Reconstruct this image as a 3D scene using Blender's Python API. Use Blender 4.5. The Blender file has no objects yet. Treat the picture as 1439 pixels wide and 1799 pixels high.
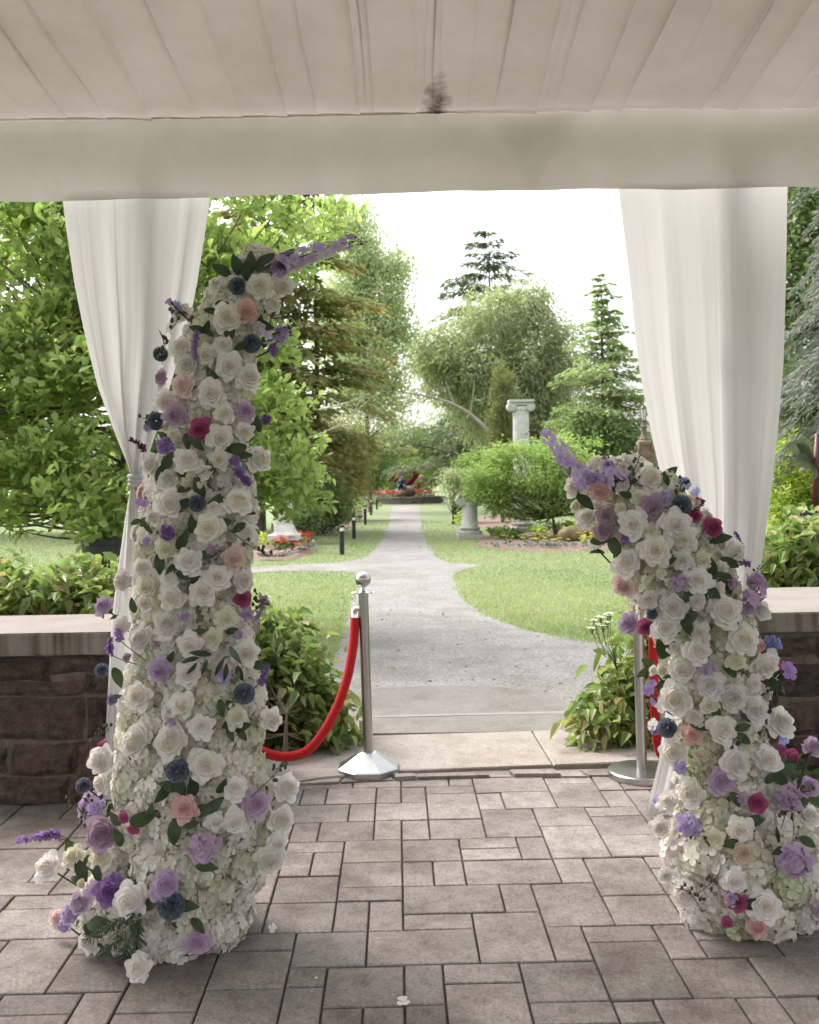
import bpy, bmesh, math, random
import numpy as np
from mathutils import Vector, Matrix
from mathutils.geometry import tessellate_polygon
import mathutils.noise as mnoise
random.seed(7); RNG = np.random.default_rng(7)
sc = bpy.context.scene
COL = sc.collection
# ------------------------------------------------------------------ camera, sky, sun, exposure
F, CX, CY, H, ROLL = 1749.0, 719.5, 840.0, 1.44, math.radians(1.0)
cam_d = bpy.data.cameras.new('camera'); cam = bpy.data.objects.new('camera', cam_d); COL.objects.link(cam)
cam_d.sensor_fit = 'VERTICAL'; cam_d.sensor_height = 36; cam_d.lens = F / 1799 * 36
cam_d.shift_y = -(899.5 - CY) / 1799; cam_d.clip_start = .05; cam_d.clip_end = 900
cam.matrix_world = Matrix.Translation((0, 0, H)) @ Matrix.Rotation(math.pi / 2, 4, 'X') @ Matrix.Rotation(-ROLL, 4, 'Z')
cam_d.dof.use_dof = True; cam_d.dof.focus_distance = 3.4; cam_d.dof.aperture_fstop = 6.3
sc.camera = cam
w = bpy.data.worlds.new('World'); sc.world = w; w.use_nodes = True
SUN_EL, SUN_AZ = math.radians(50), math.radians(-50)     # azimuth measured from +Y (into the picture) towards +X
nt = w.node_tree; bg = nt.nodes['Background']
sky = nt.nodes.new('ShaderNodeTexSky'); sky.sky_type = 'NISHITA'; sky.sun_disc = False
sky.sun_elevation = SUN_EL; sky.sun_rotation = SUN_AZ; sky.dust_density = 6; sky.air_density = 1.2
hs = nt.nodes.new('ShaderNodeHueSaturation'); hs.inputs['Saturation'].default_value = .22
hs.inputs['Value'].default_value = 2.15                  # an even white overcast
nt.links.new(sky.outputs[0], hs.inputs['Color']); nt.links.new(hs.outputs[0], bg.inputs[0])
bg.inputs[1].default_value = .15
sd = bpy.data.lights.new('sun', 'SUN'); sd.energy = .75; sd.angle = math.radians(35); sd.color = (1, .95, .88)
sun = bpy.data.objects.new('sun', sd); COL.objects.link(sun)
d = Vector((math.sin(SUN_AZ) * math.cos(SUN_EL), math.cos(SUN_AZ) * math.cos(SUN_EL), math.sin(SUN_EL)))
sun.rotation_euler = d.to_track_quat('Z', 'Y').to_euler()
sc.view_settings.view_transform = 'Standard'; sc.view_settings.look = 'None'
sc.view_settings.gamma = 1; sc.view_settings.use_curve_mapping = False
sc.view_settings.exposure = 0.8
sc.render.engine = 'CYCLES'
sc.cycles.max_bounces = 9; sc.cycles.diffuse_bounces = 5; sc.cycles.transmission_bounces = 5
sc.cycles.transparent_max_bounces = 12; sc.cycles.use_denoising = True
sc.cycles.caustics_reflective = False; sc.cycles.caustics_refractive = False

# ------------------------------------------------------------------ helpers
_c, _s = math.cos(ROLL), math.sin(ROLL)
def P(x, y, Y):
    u, v = (x - CX) / F, (CY - y) / F
    return Vector(((u * _c + v * _s) * Y, Y, H + (-u * _s + v * _c) * Y))
def G(x, y, z=0.0):
    u, v = (x - CX) / F, (CY - y) / F
    Y = (z - H) / (-u * _s + v * _c)
    return Vector(((u * _c + v * _s) * Y, Y, z))
GZ = -.04                                                # level of the garden ground
def ppm(Y): return F / Y

def srgb(r, g, b):
    f = lambda c: (c / 255 / 12.92) if c / 255 < .04045 else ((c / 255 + .055) / 1.055) ** 2.4
    return (f(r), f(g), f(b))
def lerp(a, b, t): return a + (b - a) * t
def prof(tab, v):
    if v <= tab[0][0]: return tab[0][1:]
    for a, b in zip(tab, tab[1:]):
        if v <= b[0]:
            t = (v - a[0]) / (b[0] - a[0]); return [lerp(p, q, t) for p, q in zip(a[1:], b[1:])]
    return tab[-1][1:]

class N:                                                 # tiny node helper
    def __init__(s, m): s.t = m.node_tree; s.n = s.t.nodes; s.l = s.t.links
    def new(s, ty, **kw):
        n = s.n.new(ty)
        for k, v in kw.items(): setattr(n, k, v)
        return n
    def link(s, a, b): s.l.new(a, b)
    def ramp(s, fac, stops):
        r = s.new('ShaderNodeValToRGB'); e = r.color_ramp.elements
        while len(e) < len(stops): e.new(.5)
        for el, (p, c) in zip(e, stops): el.position = p; el.color = (*c, 1)
        s.link(fac, r.inputs[0]); return r.outputs[0]
    def noise(s, scale, detail=3, rough=.6, coord='Object', vec=None, stretch=None):
        t = s.new('ShaderNodeTexNoise'); t.inputs['Scale'].default_value = scale
        t.inputs['Detail'].default_value = detail; t.inputs['Roughness'].default_value = rough
        if vec is None: vec = s.new('ShaderNodeTexCoord').outputs[coord]
        if stretch:
            m = s.new('ShaderNodeMapping'); m.inputs['Scale'].default_value = stretch; s.link(vec, m.inputs[0]); vec = m.outputs[0]
        s.link(vec, t.inputs['Vector']); return t.outputs['Fac']
    def mix(s, f, a, b, mode='MIX'):
        m = s.new('ShaderNodeMix', data_type='RGBA', blend_type=mode)
        for k, v in ((0, f), (6, a), (7, b)):
            if isinstance(v, (int, float)): m.inputs[k].default_value = v
            elif isinstance(v, tuple): m.inputs[k].default_value = (*v, 1)
            else: s.link(v, m.inputs[k])
        return m.outputs[2]
def newmat(name):
    m = bpy.data.materials.new(name); m.use_nodes = True
    return m, N(m), m.node_tree.nodes['Principled BSDF']
def pmat(name, c1, c2=None, scale=8, rough=.7, metal=0, bump=0, bscale=60, spec=.5, coord='Object', stretch=None, objvar=0, speck=0):
    m, k, b = newmat(name)
    c2 = c2 or tuple(x * .8 for x in c1)
    col = k.ramp(k.noise(scale, 5, .65, coord, stretch=stretch), [(.3, c2), (.7, c1)])
    if speck:
        v = k.new('ShaderNodeTexVoronoi'); v.inputs['Scale'].default_value = 170
        k.link(k.new('ShaderNodeTexCoord').outputs[coord], v.inputs['Vector'])
        r = k.ramp(v.outputs['Color'], [(.0, (.62,) * 3), (.45, (1,) * 3), (.8, (1.0,) * 3), (1, (1 + speck,) * 3)])
        col = k.mix(1.0, col, r, 'MULTIPLY')
    if objvar:
        oi = k.new('ShaderNodeObjectInfo')
        r = k.ramp(oi.outputs['Random'], [(0, (1 - objvar,) * 3), (.5, (1, .985, .975)), (1, (1 + objvar, 1 + objvar * .95, 1 + objvar * .9))])
        col = k.mix(1.0, col, r, 'MULTIPLY')
    k.link(col, b.inputs['Base Color'])
    b.inputs['Roughness'].default_value = rough; b.inputs['Metallic'].default_value = metal
    b.inputs['Specular IOR Level'].default_value = spec
    if bump:
        bn = k.new('ShaderNodeBump'); bn.inputs['Strength'].default_value = bump; bn.inputs['Distance'].default_value = .01
        k.link(k.noise(bscale, 4, .7, coord, stretch=stretch), bn.inputs['Height']); k.link(bn.outputs[0], b.inputs['Normal'])
    return m
def leafmat(name, cols, transl=.35, rough=.5, spec=.35):
    """foliage: colour differs leaf by leaf (attribute 'var')"""
    m, k, b = newmat(name)
    at = k.new('ShaderNodeAttribute', attribute_name='var')
    n = len(cols); cols = cols if name.startswith('petal') or name == 'rose_leaf' else [(c[0] * 1.50, c[1] * 1.36, c[2] * 1.42) for c in cols]
    col = k.ramp(at.outputs['Fac'], [(i / max(1, n - 1), c) for i, c in enumerate(cols)])
    k.link(col, b.inputs['Base Color']); b.inputs['Roughness'].default_value = rough; b.inputs['Specular IOR Level'].default_value = spec
    tr = k.new('ShaderNodeBsdfTranslucent'); k.link(k.mix(1.0, col, (1.08, 1.2, .85), 'MULTIPLY'), tr.inputs[0])
    mx = k.new('ShaderNodeMixShader'); mx.inputs[0].default_value = min(.55, transl + .1)
    k.link(b.outputs[0], mx.inputs[1]); k.link(tr.outputs[0], mx.inputs[2])
    k.link(mx.outputs[0], k.n['Material Output'].inputs[0]); return m
def petalmat(name, outer, inner, transl=.36):
    m, k, b = newmat(name)
    at = k.new('ShaderNodeAttribute', attribute_name='var')
    col = k.ramp(at.outputs['Fac'], [(0, inner), (.55, outer), (1, outer)])
    oi = k.new('ShaderNodeObjectInfo')
    col = k.mix(1.0, col, k.ramp(oi.outputs['Random'], [(0, (.93, .93, .90)), (.5, (1, .985, .97)), (1, (1.0, .99, 1.02))]), 'MULTIPLY')
    col = k.mix(1.0, col, k.ramp(k.noise(9, 3, .6), [(.3, (.93, .92, .91)), (.7, (1, 1, 1))]), 'MULTIPLY')
    k.link(col, b.inputs['Base Color']); b.inputs['Roughness'].default_value = .75; b.inputs['Specular IOR Level'].default_value = .25
    tr = k.new('ShaderNodeBsdfTranslucent'); k.link(col, tr.inputs[0])
    mx = k.new('ShaderNodeMixShader'); mx.inputs[0].default_value = transl
    k.link(b.outputs[0], mx.inputs[1]); k.link(tr.outputs[0], mx.inputs[2])
    k.link(mx.outputs[0], k.n['Material Output'].inputs[0]); return m

def linkobj(name, me, mat=None, parent=None):
    o = bpy.data.objects.new(name, me); COL.objects.link(o)
    if mat is not None and me is not None and not me.materials: me.materials.append(mat)
    if parent is not None:
        o.parent = parent; o.location = -Vector(parent.location)
    return o
def tag(o, label, cat, group=None, kind=None):
    o['label'] = label; o['category'] = cat
    if group: o['group'] = group
    if kind: o['kind'] = kind
    return o
def struct(o, kind='structure'): o['kind'] = kind; return o
def thing(name, loc, label, cat, group=None):
    o = bpy.data.objects.new(name, None); COL.objects.link(o); o.location = loc; o.empty_display_size = .1
    return tag(o, label, cat, group)
def pymesh(name, V, Fs, smooth=False, var=None):
    me = bpy.data.meshes.new(name); me.from_pydata([tuple(v) for v in V], [], Fs); me.update()
    if smooth: me.shade_smooth()
    if var is not None:
        a = me.attributes.new('var', 'FLOAT', 'POINT'); a.data.foreach_set('value', np.asarray(var, np.float32))
    return me
def npmesh(name, V, Q, var=None, smooth=False):
    """V (n,3), Q (m,k) same-size polygons, var per face"""
    me = bpy.data.meshes.new(name); V = np.asarray(V, np.float32); Q = np.asarray(Q, np.int32); k = Q.shape[1]
    me.vertices.add(len(V)); me.vertices.foreach_set('co', V.ravel())
    me.loops.add(Q.size); me.loops.foreach_set('vertex_index', Q.ravel())
    me.polygons.add(len(Q)); me.polygons.foreach_set('loop_start', np.arange(0, Q.size, k, dtype=np.int32))
    me.update(calc_edges=True)
    if var is not None:
        a = me.attributes.new('var', 'FLOAT', 'FACE'); a.data.foreach_set('value', np.asarray(var, np.float32))
    if smooth: me.shade_smooth()
    return me
class MB:                                                # collects simple shapes into one mesh
    def __init__(s): s.v = []; s.f = []
    def add(s, V, Fs):
        o = len(s.v); s.v += [Vector(v) for v in V]; s.f += [[i + o for i in f] for f in Fs]
    def box(s, lo, hi, rot=None, piv=None):
        x0, y0, z0 = lo; x1, y1, z1 = hi
        V = [Vector(p) for p in ((x0,y0,z0),(x1,y0,z0),(x1,y1,z0),(x0,y1,z0),(x0,y0,z1),(x1,y0,z1),(x1,y1,z1),(x0,y1,z1))]
        if rot is not None: V = [rot @ (v - piv) + piv for v in V]
        s.add(V, [(0,3,2,1),(4,5,6,7),(0,1,5,4),(1,2,6,5),(2,3,7,6),(3,0,4,7)])
    def tube(s, pts, rad, n=8, cap=True):
        pts = [Vector(p) for p in pts]
        if not hasattr(rad, '__len__'): rad = [rad] * len(pts)
        V = []; Fs = []; up = None
        for i, p in enumerate(pts):
            t = (pts[min(i + 1, len(pts) - 1)] - pts[max(i - 1, 0)])
            t = t.normalized() if t.length > 1e-9 else Vector((0, 0, 1))
            if up is None: up = Vector((0, 0, 1)) if abs(t.z) < .9 else Vector((1, 0, 0))
            a = t.cross(up).normalized(); b = a.cross(t).normalized(); up = b
            for k in range(n):
                an = 2 * math.pi * k / n; V.append(p + (a * math.cos(an) + b * math.sin(an)) * rad[i])
        for i in range(len(pts) - 1):
            for k in range(n):
                k2 = (k + 1) % n; Fs.append((i * n + k, i * n + k2, (i + 1) * n + k2, (i + 1) * n + k))
        if cap: Fs += [tuple(range(n))[::-1], tuple((len(pts) - 1) * n + k for k in range(n))]
        s.add(V, Fs)
    def lathe(s, c, profile, n=24, phase=0):
        V = []; Fs = []; m = len(profile); c = Vector(c)
        for r, z in profile:
            for k in range(n):
                a = 2 * math.pi * k / n + phase; V.append(c + Vector((r * math.cos(a), r * math.sin(a), z)))
        for i in range(m - 1):
            for k in range(n):
                k2 = (k + 1) % n; Fs.append((i * n + k, i * n + k2, (i + 1) * n + k2, (i + 1) * n + k))
        Fs += [tuple(range(n))[::-1], tuple((m - 1) * n + k for k in range(n))]
        s.add(V, Fs)
    def torus(s, c, R, r, axis=(0, 0, 1), n=16, m=6):
        ax = Vector(axis).normalized(); a = ax.orthogonal().normalized(); b = ax.cross(a); c = Vector(c); V = []; Fs = []
        for i in range(n):
            t = 2 * math.pi * i / n; d = a * math.cos(t) + b * math.sin(t)
            for j in range(m):
                q = 2 * math.pi * j / m; V.append(c + d * (R + r * math.cos(q)) + ax * r * math.sin(q))
        for i in range(n):
            for j in range(m):
                i2, j2 = (i + 1) % n, (j + 1) % m; Fs.append((i * m + j, i2 * m + j, i2 * m + j2, i * m + j2))
        s.add(V, Fs)
    def ball(s, c, r, n=14, sc_=(1, 1, 1)):
        c = Vector(c); V = []; Fs = []; m = n // 2
        for i in range(m + 1):
            th = math.pi * i / m
            for k in range(n):
                a = 2 * math.pi * k / n
                V.append(c + Vector((r * sc_[0] * math.sin(th) * math.cos(a), r * sc_[1] * math.sin(th) * math.sin(a), r * sc_[2] * math.cos(th))))
        for i in range(m):
            for k in range(n):
                k2 = (k + 1) % n; Fs.append((i * n + k, (i + 1) * n + k, (i + 1) * n + k2, i * n + k2))
        s.add(V, Fs)
    def mesh(s, name, smooth=False): return pymesh(name, s.v, s.f, smooth)
    def build(s, name, mat, parent=None, smooth=False, angle=None):
        me = s.mesh(name, smooth)
        if smooth and angle: me.set_sharp_from_angle(angle=math.radians(angle))
        return linkobj(name, me, mat, parent)
def spline(pts, n=6):
    pts = [Vector(p) for p in pts]; out = []
    for i in range(len(pts) - 1):
        p0, p1, p2, p3 = pts[max(i - 1, 0)], pts[i], pts[i + 1], pts[min(i + 2, len(pts) - 1)]
        for k in range(n):
            t = k / n
            out.append(.5 * ((2 * p1) + (p2 - p0) * t + (2 * p0 - 5 * p1 + 4 * p2 - p3) * t * t + (3 * p1 - p0 - 3 * p2 + p3) * t ** 3))
    out.append(pts[-1]); return out
def unit(a): return a / np.maximum(np.linalg.norm(a, axis=-1, keepdims=True), 1e-9)

SHAPES = {'obovate': ((.35, .13), (.74, .24)), 'ovate': ((.30, .23), (.68, .16)), 'lance': ((.3, .10), (.7, .08)), 'round': ((.3, .32), (.72, .32)), 'needle': ((.3, .05), (.7, .05))}
def leaf_arrays(Pn, D, U, L, shape='ovate', fold=.12, droop=.15):
    """folded leaves: 6 verts, 2 quads each"""
    (t1, w1), (t2, w2) = SHAPES[shape]
    Pn, D, U = np.asarray(Pn, float), unit(np.asarray(D, float)), np.asarray(U, float); L = np.asarray(L, float)[:, None]
    S = unit(np.cross(D, U)); Nn = np.cross(S, D); z = np.array([0, 0, 1.])
    pt = lambda t, wd: Pn + D * L * t + S * L * wd + Nn * L * fold * (1 if wd else 0) - z * L * droop * t * t
    V = np.stack([Pn, pt(t1, w1), pt(t2, w2), pt(1, 0), pt(t2, -w2), pt(t1, -w1)], 1).reshape(-1, 3)
    b = np.arange(len(Pn))[:, None] * 6
    Q = np.concatenate([b + np.array([0, 1, 2, 3]), b + np.array([0, 3, 4, 5])], 1).reshape(-1, 4)
    return V, Q
def leaf_mesh(name, Pn, D, U, L, var, shape='ovate', fold=.12, droop=.15, org=None):
    V, Q = leaf_arrays(Pn, D, U, L, shape, fold, droop)
    if org is not None: V = V - np.asarray(org)
    return npmesh(name, V, Q, np.repeat(var, 2))

# ------------------------------------------------------------------ materials
M = {}
M['fabric_dirty'] = None
def fabric(name, col, transl, transp, stain=None, weave=.15, stretch=(1, 1, .15), grime=None, tmul=.8):
    m, k, b = newmat(name)
    v = k.new('ShaderNodeTexCoord').outputs['Object']
    c = k.ramp(k.noise(3.0, 5, .6, vec=v, stretch=stretch), [(.3, tuple(x * .93 for x in col)), (.7, col)])
    if stain is not None:                                  # a mould mark of its own shape
        p, r = stain
        mp = k.new('ShaderNodeMapping'); mp.inputs['Location'].default_value = (-p[0], -p[1], -p[2]); k.link(v, mp.inputs[0])
        m2 = k.new('ShaderNodeMapping'); m2.inputs['Scale'].default_value = (1 / r[0], 1 / r[1], 1 / r[2]); k.link(mp.outputs[0], m2.inputs[0])
        ln = k.new('ShaderNodeVectorMath', operation='LENGTH'); k.link(m2.outputs[0], ln.inputs[0])
        ad = k.new('ShaderNodeMath', operation='MULTIPLY_ADD'); k.link(k.noise(14, 4, .7, vec=v), ad.inputs[0]); ad.inputs[1].default_value = 1.6; k.link(ln.outputs['Value'], ad.inputs[2])
        f = k.ramp(ad.outputs[0], [(.75, (1, 1, 1)), (1.0, (.4, .4, .4)), (1.0, (0, 0, 0))])
        mr = k.new('ShaderNodeMapRange'); k.link(ad.outputs[0], mr.inputs[0]); mr.inputs[1].default_value = 1.75; mr.inputs[2].default_value = .9
        c = k.mix(mr.outputs[0], c, (.10, .075, .04))
    if grime:
        c = k.mix(1.0, c, k.ramp(k.noise(1.3, 6, .7, vec=v), [(.35, grime), (.6, (1, 1, 1))]), 'MULTIPLY')
    k.link(c, b.inputs['Base Color']); b.inputs['Roughness'].default_value = .6; b.inputs['Specular IOR Level'].default_value = .3
    bn = k.new('ShaderNodeBump'); bn.inputs['Strength'].default_value = weave; bn.inputs['Distance'].default_value = .004
    k.link(k.noise(55, 5, .75, vec=v, stretch=stretch), bn.inputs['Height']); k.link(bn.outputs[0], b.inputs['Normal'])
    tr = k.new('ShaderNodeBsdfTranslucent'); k.link(k.mix(1.0, c, (tmul, tmul * .975, tmul * .975), 'MULTIPLY'), tr.inputs[0])
    mx = k.new('ShaderNodeMixShader'); mx.inputs[0].default_value = transl; k.link(b.outputs[0], mx.inputs[1]); k.link(tr.outputs[0], mx.inputs[2])
    out = mx.outputs[0]
    if transp:
        tp = k.new('ShaderNodeBsdfTransparent'); m3 = k.new('ShaderNodeMixShader')
        wv = k.new('ShaderNodeMapRange'); k.link(k.noise(60, 3, .6, vec=v, stretch=(1, 1, .2)), wv.inputs[0]); wv.inputs[3].default_value = transp * .5; wv.inputs[4].default_value = transp * 1.5
        k.link(wv.outputs[0], m3.inputs[0]); k.link(out, m3.inputs[1]); k.link(tp.outputs[0], m3.inputs[2]); out = m3.outputs[0]
    k.link(out, k.n['Material Output'].inputs[0]); return m
M['mulch'] = pmat('mulch', (.22, .15, .115), (.12, .08, .06), 30, .95, bump=1, bscale=45)
M['gravel'] = pmat('gravel', (.275, .27, .265), (.215, .21, .205), 2.2, .95, bump=.6, bscale=120, speck=.25)
def gravel_mat():
    m, k, b = newmat('gravel')
    col = k.ramp(k.noise(2.2, 5, .65), [(.3, (.222, .212, .20)), (.7, (.285, .275, .262))])
    for sc_, amp in ((26, .16), (75, .22), (260, .3)):
        col = k.mix(1.0, col, k.ramp(k.noise(sc_, 2, .5), [(.35, (1 - amp,) * 3), (.65, (1 + amp * .7,) * 3)]), 'MULTIPLY')
    k.link(col, b.inputs['Base Color']); b.inputs['Roughness'].default_value = .95; b.inputs['Specular IOR Level'].default_value = .15
    bn = k.new('ShaderNodeBump'); bn.inputs['Strength'].default_value = .8; bn.inputs['Distance'].default_value = .012; k.link(k.noise(110, 4, .75), bn.inputs['Height']); k.link(bn.outputs[0], b.inputs['Normal']); return m
M['gravel'] = gravel_mat()
M['lawn'] = pmat('lawn', (.15, .19, .085), (.12, .16, .065), 1.2, .95, bump=.9, bscale=70)
M['grass'] = leafmat('grass', [(.13, .18, .07), (.18, .235, .10), (.23, .275, .13), (.28, .29, .16)], .3, .6)
M['paver'] = pmat('paver', (.295, .264, .240), (.210, .187, .170), 4.0, .85, bump=.4, bscale=140, objvar=.17, speck=.35, spec=.12)
def stain(m, scale, lo):
    k = N(m); b = m.node_tree.nodes['Principled BSDF']; src = b.inputs['Base Color'].links[0].from_socket
    g = k.new('ShaderNodeNewGeometry'); f = k.noise(scale, 6, .68, vec=g.outputs['Position'])
    k.link(k.mix(1.0, src, k.ramp(f, [(.36, lo), (.55, (1, 1, 1))]), 'MULTIPLY'), b.inputs['Base Color'])
stain(M['paver'], 2.2, (.66, .63, .61)); stain(M['paver'], 13, (.80, .79, .78)); stain(M['paver'], 60, (.86, .86, .86))
M['joint'] = pmat('joint', (.12, .105, .08), (.05, .045, .035), 60, 1, bump=1, bscale=150, speck=.9)
M['slab'] = pmat('slab', (.32, .28, .25), (.26, .235, .21), 9, .9, bump=.5, bscale=90, speck=.3, spec=.1)
M['landing'] = pmat('landing', (.205, .19, .172), (.165, .152, .14), 6, .9, bump=.4, bscale=90, speck=.3, spec=.1)
stain(M['gravel'], .55, (.86, .84, .81)); stain(M['slab'],3.5, (.80, .77, .74)); stain(M['landing'], 2.2, (.84, .82, .80))
M['nosing'] = pmat('nosing', (.235, .222, .205), (.20, .19, .178), 9, .85, bump=.3, spec=.1)
M['stone'] = pmat('stone', (.20, .135, .10), (.05, .037, .030), 16, .92, bump=1.0, bscale=45, objvar=.35, speck=.5)
_k = N(M['stone']); _b = M['stone'].node_tree.nodes['Principled BSDF']; _bn = _b.inputs['Normal'].links[0].from_node; _bn.inputs['Distance'].default_value = .03
_b2 = _k.new('ShaderNodeBump'); _b2.inputs['Strength'].default_value = .9; _b2.inputs['Distance'].default_value = .012; _k.link(_k.noise(150, 4, .8), _b2.inputs['Height']); _k.link(_bn.outputs[0], _b2.inputs['Normal']); _k.link(_b2.outputs[0], _b.inputs['Normal'])
M['mortar'] = pmat('mortar', (.17, .14, .11), (.075, .062, .05), 14, .95, bump=.8, bscale=60)
def coping_mat():
    m, k, b = newmat('coping')
    c = k.ramp(k.noise(4, 5, .65), [(.3, (.185, .165, .145)), (.7, (.24, .217, .193))])
    st = k.ramp(k.noise(9, 3, .7, stretch=(1, 1, .06)), [(.40, (.42, .33, .26)), (.55, (1, 1, 1))])     # run-off streaks on the upright faces
    gm = k.new('ShaderNodeNewGeometry'); sp = k.new('ShaderNodeSeparateXYZ'); k.link(gm.outputs['True Normal'], sp.inputs[0])
    ab = k.new('ShaderNodeMath', operation='ABSOLUTE'); k.link(sp.outputs[2], ab.inputs[0])
    iv = k.new('ShaderNodeMath', operation='SUBTRACT'); iv.inputs[0].default_value = 1; k.link(ab.outputs[0], iv.inputs[1])
    k.link(k.mix(iv.outputs[0], c, k.mix(1.0, c, st, 'MULTIPLY')), b.inputs['Base Color']); b.inputs['Roughness'].default_value = .9; b.inputs['Specular IOR Level'].default_value = .08
    bn = k.new('ShaderNodeBump'); bn.inputs['Strength'].default_value = .3; bn.inputs['Distance'].default_value = .006
    k.link(k.noise(80, 4, .7), bn.inputs['Height']); k.link(bn.outputs[0], b.inputs['Normal']); return m
M['coping'] = coping_mat()
M['steel'] = pmat('steel', (.47, .46, .45), (.40, .39, .385), 40, .28, 1, stretch=(1, 1, .05))
M['chrome'] = pmat('chrome', (.75, .74, .73), (.7, .69, .68), 20, .16, 1)
M['velvet'] = pmat('velvet', (.60, .018, .022), (.40, .010, .014), 70, .9, bump=1.0, bscale=150, spec=.15)
M['velvet'].node_tree.nodes['Principled BSDF'].inputs['Sheen Weight'].default_value = .6
M['velvet'].node_tree.nodes['Principled BSDF'].inputs['Sheen Tint'].default_value = (1, .25, .25, 1)
M['marble'] = pmat('marble', (.66, .65, .63), (.46, .45, .43), 6, .7, bump=.25, bscale=25)
M['marble_old'] = pmat('marble_old', (.55, .53, .50), (.26, .24, .21), 5, .8, bump=.4, bscale=25)
M['bark'] = pmat('bark', (.16, .12, .09), (.07, .055, .04), 12, .95, bump=1, bscale=30, stretch=(1, 1, .3))
M['bark_pale'] = pmat('bark_pale', (.44, .39, .33), (.28, .25, .21), 6, .9, bump=.6, bscale=20)
M['twig'] = pmat('twig', (.12, .10, .06), (.07, .06, .035), 20, .9)
M['planter'] = pmat('planter', (.022, .022, .025), (.015, .015, .017), 10, .45)
M['bollard'] = pmat('bollard', (.018, .019, .022), (.012, .012, .014), 20, .4)
M['lens'] = pmat('lens', (.75, .74, .72), (.7, .69, .67), 20, .3)
M['iron'] = pmat('iron', (.06, .05, .035), (.03, .025, .02), 20, .6)
M['lampstone'] = pmat('lampstone', (.24, .17, .12), (.11, .08, .06), 8, .9, bump=.8, bscale=20)
M['lampglass'] = pmat('lampglass', (.62, .60, .56), (.5, .48, .45), 12, .3)
M['boulder'] = pmat('boulder', (.22, .21, .17), (.10, .10, .07), 4, .9, bump=1, bscale=12)
M['stem'] = pmat('stem', (.055, .075, .03), (.04, .05, .025), 20, .7)
M['white_frame'] = pmat('white_frame', (.78, .77, .75), (.72, .71, .69), 10, .4)
M['core'] = pmat('core', (.30, .33, .20), (.17, .20, .10), 25, .9, bump=1, bscale=40)

# ------------------------------------------------------------------ ground, lawn, path, landing
def sheet(name, pts, z, mat, kind='structure'):
    pts = [Vector((p[0], p[1], 0)) for p in pts]
    tr = tessellate_polygon([pts])
    Fs = []
    for t in tr:
        a, b, c = (pts[i] for i in t)
        Fs.append(tuple(t) if (b - a).cross(c - a).z > 0 else tuple(t)[::-1])
    o = linkobj(name, pymesh(name, [(p.x, p.y, z) for p in pts], Fs), mat); o['kind'] = kind; return o
def fringe(pts, z, n=5, j=.03):
    """pixel outline -> ground outline with a slightly ragged edge"""
    q = [G(x, y, z) for x, y in pts]; out = []
    for a, b in zip(q, q[1:] + q[:1]):
        L = (b - a).length; k = max(1, min(40, int(L / .25)))
        for i in range(k):
            p = a.lerp(b, i / k); nrm = Vector((-(b - a).y, (b - a).x, 0)).normalized()
            out.append(p + nrm * random.uniform(-j, j) * (1 if i else .3))
    return out
# lawn with a gentle rise far away
def lawn_z(X, Y): return GZ + 1.35 * max(0, min(1, (Y - 40) / 45)) * max(0, min(1, (X - 3) / 8))
nx, ny = 60, 70
xs = [-260 + 520 * ((i / nx - .5) * 2) ** 3 / 2 + 520 / 2 * 0 for i in range(nx + 1)]
xs = [260 * ((i / nx - .5) * 2) ** 3 + 22 * ((i / nx - .5) * 2) for i in range(nx + 1)]
ys = [-30 + 0 * j if j == 0 else 4.4 + 480 * (j / ny) ** 3 + 6 * j / ny for j in range(ny + 1)]
V = [(x, y, lawn_z(x, y)) for y in ys for x in xs]
Fs = [(j * (nx + 1) + i, j * (nx + 1) + i + 1, (j + 1) * (nx + 1) + i + 1, (j + 1) * (nx + 1) + i) for j in range(ny) for i in range(nx)]
struct(linkobj('lawn', pymesh('lawn', V, Fs, True), M['lawn']))
PATH = [(560,1215),(575,1175),(596,1130),(608,1090),(620,1055),(631,1022),(620,1005),(530,1003),(440,1006),(250,1014),(-300,1036),
        (-300,1016),(250,999),(440,997),(540,991),(610,987),(640,980),(660,965),(676,940),(684,915),(690,889),(738,887),(738,905),(742,930),(750,955),
        (765,978),(790,989),(852,992),(815,1000),(797,1012),(800,1035),(815,1055),(850,1080),(930,1108),(1060,1132),(1180,1150),(1230,1200),(1180,1262),(830,1262),(560,1268)]
pth = fringe(PATH, GZ + .004)
sheet('gravel_path', pth, GZ + .004, M['gravel'])
cring = P(710, 880, 58.6); ring_c = Vector((cring.x, 58.6, GZ))
sheet('gravel_ring', [ring_c + Vector((math.cos(a) * 3.3, math.sin(a) * 3.3, 0)) for a in np.linspace(0, 6.283, 40)[:-1]], GZ + .008, M['gravel'])
# landing with rounded far edge, lower step, threshold slabs
def slabpoly(name, px, z, th, mat):
    q = [G(x, y, z) for x, y in px]; n = len(q)
    if sum((q[i].x * q[(i + 1) % n].y - q[(i + 1) % n].x * q[i].y) for i in range(n)) < 0: q = q[::-1]
    ins = []
    c = sum(q, Vector()) / n
    V = [(p.x, p.y, z - th) for p in q] + [(p.x, p.y, z - .006) for p in q]
    for p in q: t = p + (c - p).normalized() * .008; V.append((t.x, t.y, z))
    Fs = [tuple(range(2 * n, 3 * n))]
    for i in range(n):
        j = (i + 1) % n; Fs += [(i, j, n + j, n + i), (n + i, n + j, 2 * n + j, 2 * n + i)]
    return struct(linkobj(name, pymesh(name, V, Fs), mat))
slabpoly('landing', [(570,1260),(585,1236),(620,1216),(670,1208),(760,1204),(880,1206),(950,1215),(990,1228),(1020,1248),(1030,1252),(830,1256),(700,1259)], -.018, .1, M['landing'])
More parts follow.
